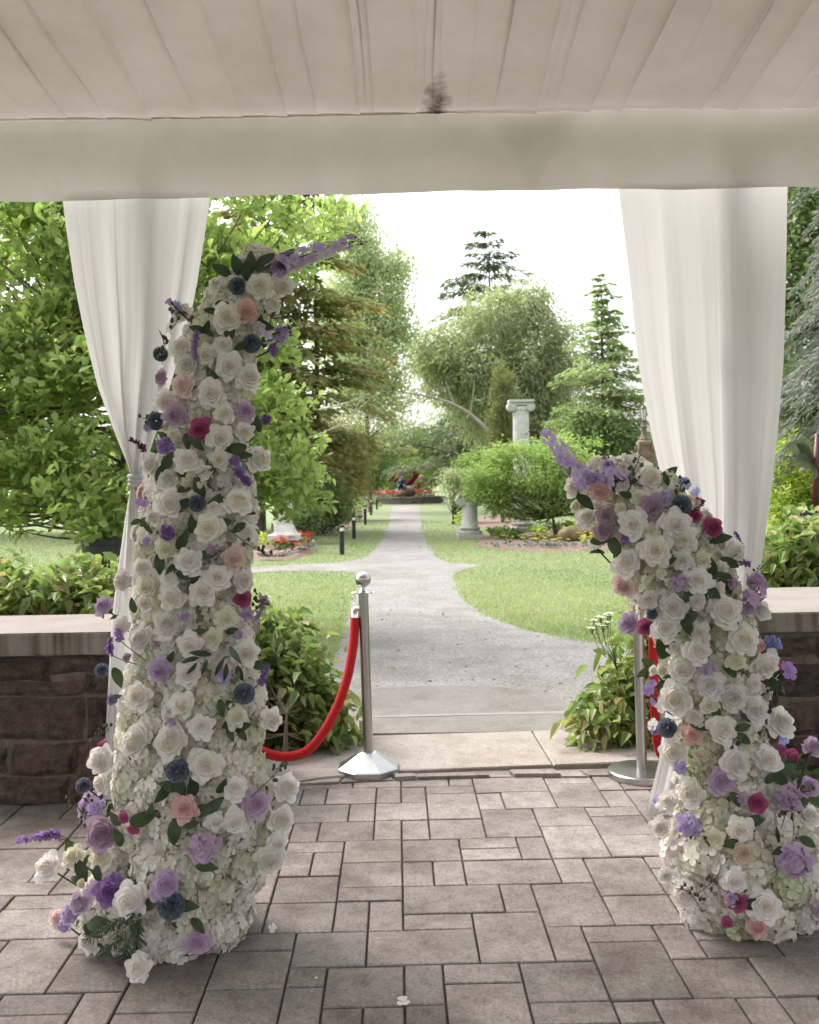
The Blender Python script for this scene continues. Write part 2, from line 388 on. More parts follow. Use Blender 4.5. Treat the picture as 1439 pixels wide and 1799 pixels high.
slabpoly('step_nosing', [(560,1262),(700,1259.5),(830,1256.5),(1030,1252.5),(1040,1248),(1020,1248),(830,1252.5),(700,1255.5)], -.012, .1, M['nosing'])
slabpoly('step', [(540,1290),(560,1262),(700,1260),(830,1257),(1045,1252),(1080,1280),(935,1285)], -.006, .1, M['landing'])
slabpoly('threshold_slab', [(400,1392),(410,1300),(640,1292),(934,1284),(971,1343),(860,1347),(700,1353),(560,1366)], .018, .1, M['slab'])
slabpoly('threshold_slab', [(973,1343),(936.5,1284),(1230,1272),(1420,1268),(1450,1326),(1200,1334)], .018, .1, M['slab'])

# ------------------------------------------------------------------ paving: single pavers snapped to their module
bed = [(-6, -4), (6, -4), (6, 4.86), (1.6, 4.86), (-.6, 4.78), (-1.2, 4.62), (-6, 4.6)]
floor = sheet('paved_floor', bed, -.012, M['joint'])
A = math.radians(.8) + ROLL * 0                          # bearing of the joints
UM = .0787 * H
def to_uv(p):
    c, s = math.cos(A), math.sin(A); return ((p.x * c + p.y * s) / UM, (-p.x * s + p.y * c) / UM)
def from_uv(u, v, z=0):
    c, s = math.cos(A), math.sin(A); u *= UM; v *= UM; return Vector((u * c - v * s, u * s + v * c, z))
TAB = [((440,1320,3.6), [(425,745,232,322),(752,903,225,318),(912,1068,213,317),(1070,1378,205,258),(195,565,332,450),(575,735,328,446),(745,1080,322,440),(1085,1410,260,432),
        (190,365,457,585),(372,730,450,580),(738,912,445,575),(915,1092,440,570),(1095,1437,432,565),(200,535,588,655),(540,912,580,718),(915,1288,570,710)]),
       ((800,1320,3.6), [(92,560,185,245),(115,272,255,360),(275,605,248,352),(597,915,188,345),(890,1075,165,228),(935,1095,232,342),(1125,1250,235,400),(150,503,360,550),(490,845,352,470),
        (828,1155,347,403),(872,1222,405,530),(548,925,475,685),(945,1312,530,665),(-5,358,558,630),(5,375,628,705),(372,560,548,690)]),
       ((440,1480,3.6), [(115,325,85,232),(325,515,82,225),(75,505,237,400),(512,912,150,305),(920,1108,145,295),(1112,1308,140,290),(497,912,310,390),(920,1556,290,480),(20,460,405,605),
        (470,690,400,595),(700,912,395,590),(925,1365,487,585)]),
       ((800,1480,3.6), [(25,610,130,285),(605,820,112,268),(825,1240,105,345),(258,468,285,465),(495,925,275,560),(950,1420,350,545)]),
       ((800,1640,2.252), [(60,352,-65,138),(358,500,-7,132),(495,790,-13,53),(808,965,-15,122),(560,868,55,298),(255,562,140,305),(-76,236,150,230),(-72,262,232,390),(890,1215,122,288),
        (1215,1560,115,285),(975,1270,45,118),(280,612,305,390),(620,785,300,400),(795,1130,295,400),(1135,1300,290,400)]),
       ((200,1640,2.248), [(370,665,25,95),(655,958,20,165),(963,1410,10,150),(635,790,175,340),(795,1108,165,330),(1115,1272,158,322),(325,640,97,255),(0,325,100,268),(285,615,258,400),(615,950,345,460)])]
occ = {}; rects = []
V0, V1, U0, U1 = -12, 43, -42, 42
def put(u0, u1, v0, v1):
    for a in range(u0, u1):
        for b in range(v0, v1):
            if (a, b) in occ: return False
    for a in range(u0, u1):
        for b in range(v0, v1): occ[(a, b)] = 1
    rects.append((u0, u1, v0, v1)); return True
for (ox, oy, s), lst in TAB:
    for xl, xr, yt, yb in lst:
        ym, xm = (yt + yb) / 2, (xl + xr) / 2
        q = lambda x, y: to_uv(G(ox + x / s, oy + y / s))
        u0, u1 = round(q(xl, ym)[0]), round(q(xr, ym)[0]); v0, v1 = round(q(xm, yb)[1]), round(q(xm, yt)[1])
        u1 = max(u1, u0 + 1); v1 = max(v1, v0 + 1)
        if not put(u0, u1, v0, v1):                      # trim against neighbours already laid
            free = [(a, b) for a in range(u0, u1) for b in range(v0, v1) if (a, b) not in occ]
            for cand in ((u0 + 1, u1, v0, v1), (u0, u1 - 1, v0, v1), (u0, u1, v0 + 1, v1), (u0, u1, v0, v1 - 1), (u0 + 1, u1, v0, v1 - 1), (u0, u1 - 1, v0, v1 - 1), (u0 + 1, u1, v0 + 1, v1)):
                if cand[1] > cand[0] and cand[3] > cand[2] and put(*cand): break
rp = random.Random(3)
SZ = [(3, 3), (3, 2), (2, 3), (2, 2), (4, 2), (3, 2), (2, 3), (2, 1), (3, 1), (2, 2)]
for v in range(V0, V1):
    for u in range(U0, U1):
        if (u, v) in occ: continue
        opts = SZ[:]; rp.shuffle(opts)
        for a, b in opts + [(2, 1), (1, 2), (1, 1)]:
            if v + b <= V1 and put(u, u + a, v, v + b): break
pcache = {}
def paver_mesh(w_, d_):
    key = (round(w_, 3), round(d_, 3))
    if key not in pcache:
        g, ch, t = .0036, .0034, .05; x, y = w_ / 2 - g, d_ / 2 - g
        V = [(sx * x, sy * y, -t) for sx, sy in ((-1,-1),(1,-1),(1,1),(-1,1))] + [(sx * x, sy * y, -ch * .7) for sx, sy in ((-1,-1),(1,-1),(1,1),(-1,1))] + \
            [(sx * (x - ch), sy * (y - ch), 0) for sx, sy in ((-1,-1),(1,-1),(1,1),(-1,1))]
        Fs = [(8, 9, 10, 11)]
        for i in range(4):
            j = (i + 1) % 4; Fs += [(i, j, 4 + j, 4 + i), (4 + i, 4 + j, 8 + j, 8 + i)]
        me = pymesh('paver', V, Fs); me.materials.append(M['paver']); pcache[key] = me
    return pcache[key]
npv = 0; rest = MB()
for u0, u1, v0, v1 in sorted(rects, key=lambda r: -r[2]):
    c = from_uv((u0 + u1) / 2, (v0 + v1) / 2)
    if c.y + (v1 - v0) * UM / 2 > 4.9: continue
    if c.y > 4.45 and (c.x < -1.05 or c.x > 1.75): continue
    if c.y < 1.6 or abs(c.x) > .47 * c.y + .35 or npv >= 296:      # outside the photograph: one joined part
        pm = paver_mesh((u1 - u0) * UM, (v1 - v0) * UM); rm_ = Matrix.Translation(c) @ Matrix.Rotation(A, 4, 'Z')
        rest.add([rm_ @ v.co for v in pm.vertices], [tuple(p.vertices) for p in pm.polygons]); continue
    o = linkobj('paver', paver_mesh((u1 - u0) * UM, (v1 - v0) * UM), None, floor); npv += 1
    o.location = c + Vector((0, 0, random.uniform(-.0025, .0015))); o.rotation_euler = (random.gauss(0, .0035), random.gauss(0, .0035), A + random.gauss(0, .004))
rest.build('paver_field', M['paver'], floor)['kind'] = 'stuff'
# the lifted border course along the threshold
for xa, xb in [(470,596),(598,691),(693,731),(733,861),(863,901),(903,986),(988,1032),(1034,1094),(1096,1180)]:
    fy = lambda x: 1389 - .027 * (x - 470) - 8 * math.exp(-((x - 800) / 300) ** 2); by = lambda x: 1372 - .0385 * (x - 470) + (x - 470) ** 2 * .00001
    q = [G(xa, fy(xa) - 4), G(xb, fy(xb) - 4), G(xb - (xb - 700) * .045, by(xb) + 2), G(xa - (xa - 700) * .045, by(xa) + 2)]
    lift = random.uniform(.004, .02); c = sum(q, Vector()) / 4
    V = []
    for z, k in ((-.05, .985), (lift - .004, .985), (lift, .96)): V += [Vector((c.x + (p.x - c.x) * k, c.y + (p.y - c.y) * k, z)) - c for p in q]
    Fs = [(8, 9, 10, 11)]
    for i in range(4):
        j = (i + 1) % 4; Fs += [(i, j, 4 + j, 4 + i), (4 + i, 4 + j, 8 + j, 8 + i)]
    o = linkobj('border_paver', pymesh('border_paver', V, Fs), M['paver'], floor); o.location = c

# ------------------------------------------------------------------ stone walls
def rough_stone(x0, x1, z0, z1, yf, depth, seed, slant=0):
    nx, nz = max(4, min(14, int((x1 - x0) / .028))), max(4, min(8, int((z1 - z0) / .028)))
    r = np.random.default_rng(seed); V = []; Fs = []
    ph = r.uniform(0, 6.28, 6)
    for j in range(nz + 1):
        for i in range(nx + 1):
            a, b = i / nx, j / nz
            e = min(a, 1 - a) * (x1 - x0), min(b, 1 - b) * (z1 - z0); ed = min(e)
            push = .022 * min(1, ed / .035) ** .6 + (.010 * math.sin(9 * a + ph[0] + 5 * b) + mnoise.fractal(Vector((x0 * 3 + a * (x1 - x0) * 9, seed * 1.7, z0 * 3 + b * (z1 - z0) * 14)), 1.0, 2.0, 5) * .016) * (1 if ed > 0 else .1)
            jx = (math.sin(7 * b + ph[2]) * .005 + mnoise.noise(Vector((b * 9, seed, a))) * .006 + slant * (b - .5)) if True else 0
            jz = math.sin(6 * a + ph[3]) * .005 + mnoise.noise(Vector((a * 9, seed + 3, b))) * .006
            V.append((lerp(x0, x1, a) + jx, yf - push, lerp(z0, z1, b) + jz))
    for j in range(nz):
        for i in range(nx): q = j * (nx + 1) + i; Fs.append((q, q + 1, q + nx + 2, q + nx + 1))
    ring = [i for i in range(nx + 1)] + [(j) * (nx + 1) + nx for j in range(1, nz + 1)] + [nz * (nx + 1) + i for i in range(nx - 1, -1, -1)] + [j * (nx + 1) for j in range(nz - 1, 0, -1)]
    o = len(V)
    for q in ring: V.append((V[q][0], yf + depth, V[q][2]))
    for k in range(len(ring)):
        k2 = (k + 1) % len(ring); Fs.append((ring[k2], ring[k], o + k, o + k2))
    return V, Fs
def stone_wall(label, yf, x0, x1, rects_px, off, scale, ztop, cop_x, cop_front, cop_back, cop_t):
    root = thing('stone_wall', ((x0 + x1) / 2, yf, 0), label, 'wall')
    mb = MB(); mb.box((x0, yf, -.05), (x1, yf + .5, ztop)); mb.build('mortar_core', M['mortar'], root)
    done = []
    for k, (a, b, c, d_, sl) in enumerate(rects_px):
        p, q = P(off[0] + (a - 9) / scale, off[1] + (d_ + 9) / scale, yf), P(off[0] + (b + 9) / scale, off[1] + (c - 9) / scale, yf)
        V, Fs = rough_stone(p.x, q.x, max(p.z, -.03), min(q.z, ztop - .004), yf - .003, .03, k + int(x0 * 10) + 50, sl)
        linkobj('stone', pymesh('stone', V, Fs, False), M['stone'], root); done.append((p.x, q.x))
    # the rest of the length, course by course
    xa, xb = min(d_[0] for d_ in done), max(d_[1] for d_ in done); r = random.Random(5)
    for lo, hi in ((x0, xa - .015), (xb + .015, x1)):
        z = -.02
        while z < ztop - .08:
            h = min(r.uniform(.11, .2), ztop - .006 - z)
            if ztop - (z + h) < .08: h = ztop - .006 - z
            x = lo
            while x < hi - .06:
                L = min(r.uniform(.18, .45), hi - x)
                V, Fs = rough_stone(x, x + L - .018, z, z + h - .018, yf - .003, .03, r.randint(0, 9999))
                linkobj('stone', pymesh('stone', V, Fs, False), M['stone'], root); x += L
            z += h
    xs_ = [cop_x[0]] + list(cop_x[2]) + [cop_x[1]]
    for a, b in zip(xs_, xs_[1:]):
        bm = bmesh.new(); bmesh.ops.create_cube(bm, size=1, matrix=Matrix.Translation(((a + b) / 2, (cop_front + cop_back) / 2, ztop + cop_t / 2)) @ Matrix.Diagonal((b - a - .004, cop_back - cop_front, cop_t, 1)))
        bmesh.ops.bevel(bm, geom=bm.edges[:], offset=.006, segments=2, affect='EDGES')
        me = bpy.data.meshes.new('coping_slab'); bm.to_mesh(me); bm.free(); linkobj('coping_slab', me, M['coping'], root)
    return root
YL, YR = 4.50, 4.86
LZ = P(90, 1152, YL - .06).z; LT = P(90, 1112, YL - .06).z - LZ
LB = 5.06
stone_wall('dark brown rubble stone wall with streaked pale coping, left of the entrance', YL, -4.2, P(415, 1300, YL).x,
    [(-60,405,455,640,0),(430,890,440,575,0),(-60,690,650,765,0),(-60,690,790,1130,.01),(715,790,600,740,0),(805,890,590,740,0),(745,890,790,1100,0),(-60,45,1210,1400,0),
     (110,640,1175,1425,.02),(650,890,1150,1530,.02),(-60,560,1455,1700,0),(600,890,1560,1700,0)], (0, 1060), 4.736, LZ,
    (-4.25, P(425, 1100, YL).x, [-2.9, -2.15]), YL - .06, LB, LT)
RZ = P(1400, 1111, YR - .06).z; RT = P(1400, 1076, YR - .06).z - RZ
stone_wall('brown stone wall with clean pale coping, right of the entrance behind the flowers', YR, P(1190, 1300, YR).x, 4.6,
    [(270,715,480,620,0),(740,1100,470,640,0),(330,1000,690,955,0),(250,395,960,1150,0),(525,1100,1000,1270,0),(250,470,1170,1330,0),(495,1050,1300,1560,0)], (1280, 1020), 4.736, RZ,
    (P(1180, 1100, YR).x, 4.65, [2.6, 3.6]), YR - .06, 5.85, RT)

# ------------------------------------------------------------------ marquee: ceiling liner, valance, poles, back wall
YV = 4.25
zv_t, zv_b = P(720, 196, YV).z, P(720, 340, YV).z
SLOPE = .126
tent = thing('marquee_tent', (0, YV, 0), 'white marquee with pleated ceiling lining and plain valance over the paved floor', 'tent')
M['liner'] = fabric('liner', (.83, .785, .765), .26,0, stain=((P(768, 176, YV - .1).x, YV - .02, P(768, 190, YV).z), (.07, .30, .10)), weave=.1, stretch=(1, .15, 1), grime=(.88, .86, .83))
M['valance'] = fabric('valance', (.70, .66, .64), .20,.0, weave=.25, stretch=(1, 1, 1), grime=(.9, .88, .85))
M['drape_inner'] = fabric('drape_inner', (.60, .575, .54), .22, 0, weave=.45, stretch=(1, 1, .12))
M['corner'] = fabric('corner', (.62, .58, .565), .4, .55)
M['sheer'] = fabric('sheer', (.66, .645, .632), .56, .0, weave=.55, stretch=(1, 1, .1))
M['drape'] = fabric('drape', (.63, .617, .605), .40, .0, weave=.3, stretch=(1, 1, .12))
# pleats: overlapped folds running from the eave back to the ridge
edges = []; x = -5.2; rl = random.Random(11)
while x < 5.2: edges.append(x); x += rl.choice([.03, .12, .14, .16, .18, .20, .035])
V = []; Fs = []
yy = [YV - .004, 4.1, 3.9, 3.6, 3.2,2.8, 2.0, 1.0, 0, -1.0, -2.0, -3.5]
prof_x = []                                              # (x, height, pleat id) across the lining
for q, (a, b) in enumerate(zip(edges, edges[1:])):
    lip = rl.choice([.014, .022, .030, .040]) * min(1, (b - a) / .1); sag = rl.uniform(.002, .014) * min(1, (b - a) / .1)
    for t in (.0, .02, .25, .5, .75, .985): prof_x.append((lerp(a, b, t), lip * (t - .0) * 1.0 - sag * 4 * t * (1 - t), rl.uniform(-.004, .004) if t == 0 else None))
nP = len(prof_x); skews = {}; cur = 0
for j, y in enumerate(yy):
    z0 = zv_t - .012 + SLOPE * (YV - y); cur = 0
    for i, (x, hgt, sk) in enumerate(prof_x):
        if sk is not None: cur = sk * 11
        V.append((x + cur * (YV - y) / 3 + .006 * math.sin(y * 2.7 + x * 13), y,z0 - hgt * min(1, .25 + (YV - y) * 1.2) + .003 * math.sin(y * 2.1 + x * 5)))
for j in range(len(yy) - 1):
    for i in range(nP - 1): q = j * nP + i; Fs.append((q, q + 1, q + nP + 1, q + nP))
me = pymesh('ceiling_lining', V, Fs, True); me.set_sharp_from_angle(angle=math.radians(12)); linkobj('ceiling_lining', me, M['liner'], tent)
# outer roof skin just above the lining
V = [(-5.6, YV + .05, zv_t + .10), (5.6, YV + .05, zv_t + .10), (5.6, -3.6, zv_t + .16 + SLOPE * (YV + 3.6)), (-5.6, -3.6, zv_t + .16 + SLOPE * (YV + 3.6))]
M['skin'] = fabric('skin', (.78, .76, .75), .35, 0)
linkobj('roof_skin', pymesh('roof_skin', V, [(0, 1, 2, 3)]), M['skin'], tent)
V = []; Fs = []; nxv, nzv = 180, 10
for j in range(nzv + 1):
    for i in range(nxv + 1):
        xx = lerp(-5.2, 5.2, i / nxv); t = j / nzv
        zt, zb = zv_t + .0, zv_b + .005 * math.sin(xx * 1.7 + 1) + (.0025 * math.sin(xx * 9))
        if .53 < xx < .60: zb -= 0
        V.append((xx, YV + .006 * math.sin(xx * 5 + t * 2) * t + .004 * math.sin(xx * 23) * t + .012 * math.sin(t * math.pi) * math.sin(xx * 1.3), lerp(zt, zb, t)))
for j in range(nzv):
    for i in range(nxv): q = j * (nxv + 1) + i; Fs.append((q, q + 1, q + nxv + 2, q + nxv + 1))
linkobj('valance', pymesh('valance', V, Fs, True), M['valance'], tent)
# a loose triangular corner of a second valance length hanging behind
a_, b_, c_, d_ = P(860, 196, YV + .02), P(1000, 190, YV + .02), P(945, 300, YV + .02), P(926, 346, YV + .02)
V = []; Fs = []
for j in range(9):
    t = j / 8
    l, r_ = a_.lerp(d_, t), (b_.lerp(c_, min(1, t * 1.3)) if t < .77 else c_.lerp(d_, (t - .77) / .23))
    for i in range(5): V.append(l.lerp(r_, i / 4) + Vector((0, .012 + .004 * math.sin(i + j), 0)))
for j in range(8):
    for i in range(4): q = j * 5 + i; Fs.append((q, q + 1, q + 6, q + 5))
linkobj('valance_corner', pymesh('valance_corner', V, Fs, True), M['corner'], tent)
hem = MB(); hem.tube([P(-200, 209, YV - .012), P(280, 207, YV - .012), P(300, 203, YV - .014)], .006, 6); hem.tube([P(300, 207, YV - .012), P(700, 199, YV - .012), P(990, 187, YV - .014), P(1439, 178, YV - .012)], .006, 6); hem.build('seam_cord', M['liner'], tent, True)
for xx in (P(246, 845, 4.36).x, P(1262, 845, 4.36).x):
    mb = MB(); mb.tube([(xx, 4.36, 0), (xx, 4.36, zv_t - .02)], .032, 14); mb.lathe((xx, 4.36, 0), [(.07, 0), (.07, .012), (.034, .014)], 14)
    mb.build('tent_pole', M['white_frame'], tent, True, 40)
mb = MB(); mb.tube([(-5.2, 4.36, zv_t - .03), (5.2, 4.36, zv_t - .03)], .03, 12); mb.build('eave_beam', M['white_frame'], tent, True, 40)

# ------------------------------------------------------------------ drapes
def drape(name, mat, prof_px, Y, y0, y1, folds, amp, label, cat='curtain', ny=60, nu=150, seed=0, group=None, flare=None, yback=0):
    r = random.Random(seed); ph = [r.uniform(0, 6.28) for _ in range(4)]
    V = []; Fs = []; xl0, xr0 = prof(prof_px, y0); W0 = xr0 - xl0
    for j in range(ny + 1):
        t = j / ny; y = lerp(y0, y1, t); xl, xr = prof(prof_px, y); wd = xr - xl
        comp = min(3.0, W0 / max(wd, 1))
        for i in range(nu + 1):
            u = i / nu
            a = amp * (.25 + .75 * min(1, t * 3)) * min(2.2, comp ** .7)
            f = a * (math.sin(2 * math.pi * folds * (u + .03 * math.sin(2 * t + ph[1])) + ph[0]) * .7 + .4 * math.sin(2 * math.pi * folds * 1.83 * u + ph[2] + t) + .3 * math.sin(2 * math.pi * folds * .47 * u + ph[3]) + .07 * math.sin(2 * math.pi * folds * 4.7 * u + ph[1] + 1.5 * math.sin(t * 3)) + .035 * math.sin(2 * math.pi * folds * 7.9 * u + ph[0] - t * 2) + .12 * mnoise.noise(Vector((u * 6, t * 9, seed * 3.1))))
            if comp > 1.6: f += (comp - 1.6) * .035 * (math.cos((u - .5) * math.pi) - .6) * -1
            dx = 5 * math.sin(2 * math.pi * folds * u + ph[2] + t * 1.5) * min(1, wd / 120)
            p = P(lerp(xl, xr, u) + dx * (u * (1 - u) * 4), y, Y + yback)
            if flare and t > flare: p.y -= (t - flare) / (1 - flare) * .12 * (1 - u)
            V.append((p.x, p.y + f, max(p.z, .004 + .004 * (i % 3))))
    for j in range(ny):
        for i in range(nu): q = j * (nu + 1) + i; Fs.append((q, q + 1, q + nu + 2, q + nu + 1))
    root = thing(name, (V[0][0], Y, 0), label, cat, group)
    linkobj('cloth', pymesh('cloth', V, Fs, True), mat, root)
    return root
LD = [(330,108,372),(400,116,362),(500,131,346),(580,147,330),(680,170,297),(750,193,274),(800,213,258),(838,229,247),(850,229,247),(880,220,262),(930,212,285),(1000,203,305),(1100,193,330),(1320,183,350),(1440,178,360)]
r1 = drape('gathered_curtain', M['drape'], LD, YV + .035, 332, 1438, 4, .010,'white curtain tied into a narrow waist beside the tall left flower column', seed=2)
kp = P(238, 845, YV + .03); mb = MB()
for dz in (-.018, 0, .018): mb.torus(kp + Vector((0, 0, dz)), .024, .011, (0.1, 0, 1), 20, 6)
mb.build('tie_band', M['drape'], r1, True)
RD1 = [(320,1085,1384),(500,1107,1381),(640,1121,1377),(760,1143,1367),(860,1166,1356),(960,1180,1343),(1050,1184,1331),(1120,1182,1318),(1250,1170,1305),(1330,1158,1300),(1430,1118,1290)]
r2 = drape('sheer_curtain', M['sheer'], RD1, YV + .03, 318, 1430, 3, .006,'translucent white sheer panel hanging straight, behind the right flower column', seed=5, flare=.9)
RD2 = [(320,1130,1345),(400,1150,1320),(480,1168,1295),(560,1183,1270),(610,1192,1262),(640,1192,1264),(720,1180,1290),(850,1170,1300),(1000,1190,1300),(1300,1200,1300),(1420,1190,1300)]
r3 = drape('gathered_curtain', M['drape_inner'], RD2, YV + .32, 330, 1400, 8, .014, 'tied curtain showing as a grey shape through the sheer right panel', seed=9)
kp = P(1227, 612, YV + .32); mb = MB(); mb.torus(kp, .085, .02, (0, 0, 1), 20, 8); mb.box(tuple(P(1240, 640, YV + .1)), tuple(P(1272, 590, YV + .13))); mb.build('tie_band', M['white_frame'], r3, True)

# ------------------------------------------------------------------ vegetation builders
G1 = [srgb(*c) for c in ((70,92,36),(98,124,48),(126,152,62),(158,178,84))]
M['leaf_magnolia'] = leafmat('leaf_magnolia', [(.10,.16,.045),(.17,.25,.075),(.26,.345,.115),(.36,.43,.18)], .45, .35)
M['leaf_mid'] = leafmat('leaf_mid', [(.075,.125,.045),(.115,.175,.065),(.16,.225,.09),(.215,.275,.125)], .35, .55)
M['leaf_dark'] = leafmat('leaf_dark', [(0.036, 0.062, 0.027), (0.065, 0.101, 0.043), (0.096, 0.139, 0.059), (0.143, 0.186, 0.078)], .3, .55)
M['leaf_pale'] = leafmat('leaf_pale', [(.16,.205,.11),(.215,.265,.15),(.27,.325,.19),(.33,.38,.24)], .35, .55)
M['leaf_poplar'] = leafmat('leaf_poplar', [(0.217, 0.275, 0.16), (0.304, 0.377, 0.217), (0.392, 0.464, 0.29), (0.478, 0.536, 0.362)], .4, .55)
M['leaf_lime'] = leafmat('leaf_lime', [(0.142, 0.216, 0.038), (0.219, 0.313, 0.057), (0.316, 0.4, 0.087), (0.404, 0.477, 0.132)], .4, .5)
M['leaf_shrub'] = leafmat('leaf_shrub', [(0.113, 0.186, 0.051), (0.175, 0.271, 0.079), (0.249, 0.35, 0.12), (0.335, 0.436, 0.166)], .4, .5)
M['leaf_hedge'] = leafmat('leaf_hedge', [(.06,.115,.03),(.10,.17,.045),(.15,.21,.065),(.22,.255,.10),(.22,.155,.09)], .35, .4)
M['needle_dark'] = leafmat('needle_dark', [(0.045, 0.072, 0.039), (0.075, 0.112, 0.06), (0.112, 0.15, 0.083), (0.15, 0.188, 0.112)], .15, .6)
M['needle_blue'] = leafmat('needle_blue', [(.055,.075,.06),(.10,.13,.11),(.15,.185,.16),(.21,.24,.21),(.12,.095,.06)], .1, .7)
M['needle_olive'] = leafmat('needle_olive', [(.10,.135,.05),(.145,.18,.065),(.19,.22,.085),(.24,.22,.10),(.33,.19,.08)], .35, .6)
M['needle_light'] = leafmat('needle_light', [(.13,.19,.08),(.18,.25,.11),(.24,.31,.15),(.30,.36,.20)], .35, .6)
M['needle_gold'] = leafmat('needle_gold', [(.085,.115,.045),(.12,.145,.06),(.16,.18,.075),(.19,.17,.075)], .3, .6)
M['leaf_canna'] = leafmat('leaf_canna', [(.03,.04,.028),(.055,.07,.045),(.05,.03,.028)], .2, .35)
M['leaf_blue'] = leafmat('leaf_blue', [(.10,.125,.13),(.15,.18,.19),(.21,.24,.26)], .2, .6)
M['petal_red'] = leafmat('petal_red', [(.42,.02,.02),(.62,.05,.03),(.70,.12,.05)], .3, .6)
M['petal_rose'] = leafmat('petal_rose', [(.30,.03,.07),(.50,.08,.14),(.62,.22,.25)], .3, .6)
M['petal_dark'] = leafmat('petal_dark', [(.20,.006,.022),(.34,.012,.035),(.45,.025,.05)], .2, .7)
M['petal_yellow'] = leafmat('petal_yellow', [(.6,.45,.03),(.75,.62,.08)], .3, .6)
M['petal_white'] = leafmat('petal_white', [(.75,.75,.70),(.82,.82,.78)], .3, .6)
M['petal_mauve'] = leafmat('petal_mauve', [(.40,.25,.38),(.55,.40,.50),(.6,.5,.52)], .3, .6)
M['petal_orange'] = leafmat('petal_orange', [(.62,.22,.14),(.70,.32,.22),(.72,.42,.30)], .3, .6)

def rand_dirs(n, r):
    return unit(r.normal(size=(n, 3)))
def tubes_mesh(name, lines, n=6):
    mb = MB()
    for pts, rad in lines: mb.tube(pts, rad, n, False)
    return mb.mesh(name, True)
def blob_points(blobs, n, r, shell=.55):
    """sample points in ellipsoids (centre, radii), more of them near the skin"""
    vol = np.array([b[1][0] * b[1][1] * b[1][2] for b in blobs]) ** .75; ids = r.choice(len(blobs), n, p=vol / vol.sum())
    C = np.array([b[0] for b in blobs], float)[ids]; R = np.array([b[1] for b in blobs], float)[ids]
    D = rand_dirs(n, r); rad = (shell + (1 - shell) * r.random(n)) ** .6
    # bumpy skin
    bump = 1 + .16 * np.sin(D[:, 0] * 7 + ids * 1.3) * np.sin(D[:, 1] * 6 + ids) + .14 * np.sin(D[:, 2] * 9 + ids * 2.1)
    return C + R * D * (rad * bump)[:, None], D, ids
def leafy(name, cat, label, base, blobs, ncl, per, size, mat, shape='ovate', spread=.25, up=.35, droop=.25, fold=.12, seed=1, trunk=None, bark='bark', nlimb=40, limb_r=.02,
          flat=0.0, group=None, foliage='crown', singles=0, zmin=None, kindname='leaf', shell=.55, keep=None, stemname='trunk'):
    r = np.random.default_rng(seed); base = Vector(base)
    root = thing(name, base, label, cat, group)
    C, D, ids = blob_points(blobs, ncl, r, shell)
    if zmin is not None: C[:, 2] = np.maximum(C[:, 2], zmin + r.random(ncl) * .1)
    if keep is not None:
        k = keep(C); C, D = C[k], D[k]; ncl = len(C)
    n = ncl * per
    Cc = np.repeat(C, per, 0); Dd = np.repeat(D, per, 0)
    off = r.normal(size=(n, 3)) * spread * np.array([1, 1, 1 - flat * .8])
    dirs = unit(Dd * .55 + rand_dirs(n, r) * .9 + np.array([0, 0, up]))
    if flat: dirs[:, 2] *= (1 - flat); dirs = unit(dirs)
    U = unit(np.array([0, 0, 1.]) * (1.0 + flat * 2) + rand_dirs(n, r) * .8 + Dd * .4)
    L = size * (.65 + .7 * r.random(n))
    clv = np.repeat(r.random(ncl), per); var = np.clip(.5 * clv + .5 * r.random(n), 0, 1)
    Pn = Cc + off
    if singles:
        order = np.argsort(np.linalg.norm(Pn - np.array([0, 0, H]), axis=1)); sel = order[:singles * 3][r.permutation(min(len(order), singles * 3))[:singles]]
        mask = np.ones(n, bool); mask[sel] = False
    else: mask = np.ones(n, bool)
    me = leaf_mesh(foliage, Pn[mask], dirs[mask], U[mask], L[mask], var[mask], shape, fold, droop)
    o = linkobj(foliage, me, mat, root)
    if singles:
        o['kind'] = 'stuff'
        proto = {}
        for q in sel:
            kk = int(var[q] * 7.99)
            if kk not in proto:
                me = leaf_mesh(kindname, [(0, 0, 0)], [(1, 0, 0)], [(0, 0, 1)], [1.0], [(kk + .5) / 8], shape, fold, droop); me.materials.append(mat); proto[kk] = me
            ob = bpy.data.objects.new(kindname, proto[kk]); COL.objects.link(ob); ob.parent = root
            x = Vector(dirs[q]); s = x.cross(Vector(U[q])).normalized(); z = s.cross(x)
            ob.matrix_local = Matrix.Translation(Vector(Pn[q]) - base) @ Matrix((x, -s, z)).transposed().to_4x4() @ Matrix.Scale(L[q], 4)
    # trunk and limbs
    lines = []
    tp = [Vector(p) for p in (trunk or [base, base + Vector((0, 0, .3))])]
    tr0 = limb_r * 3.2
    sp = spline(tp, 5); lines.append((sp, [lerp(tr0, tr0 * .35, i / (len(sp) - 1)) for i in range(len(sp))]))
    for q in r.permutation(ncl)[:nlimb]:
        c = Vector(C[q]); cand = [p for p in sp if p.z < c.z + .1] or [sp[0]]
        a = min(cand, key=lambda p: (p - c).length - .35 * p.z)
        mid = a.lerp(c, .5) + Vector((0, 0, -.08 * (c - a).length)) + Vector(r.normal(size=3) * .04 * (c - a).length)
        lines.append((spline([a, mid, c], 4), [lerp(limb_r, limb_r * .25, i / 8) for i in range(9)]))
    linkobj(stemname, tubes_mesh(stemname, lines, 6), M[bark], root)
    return root
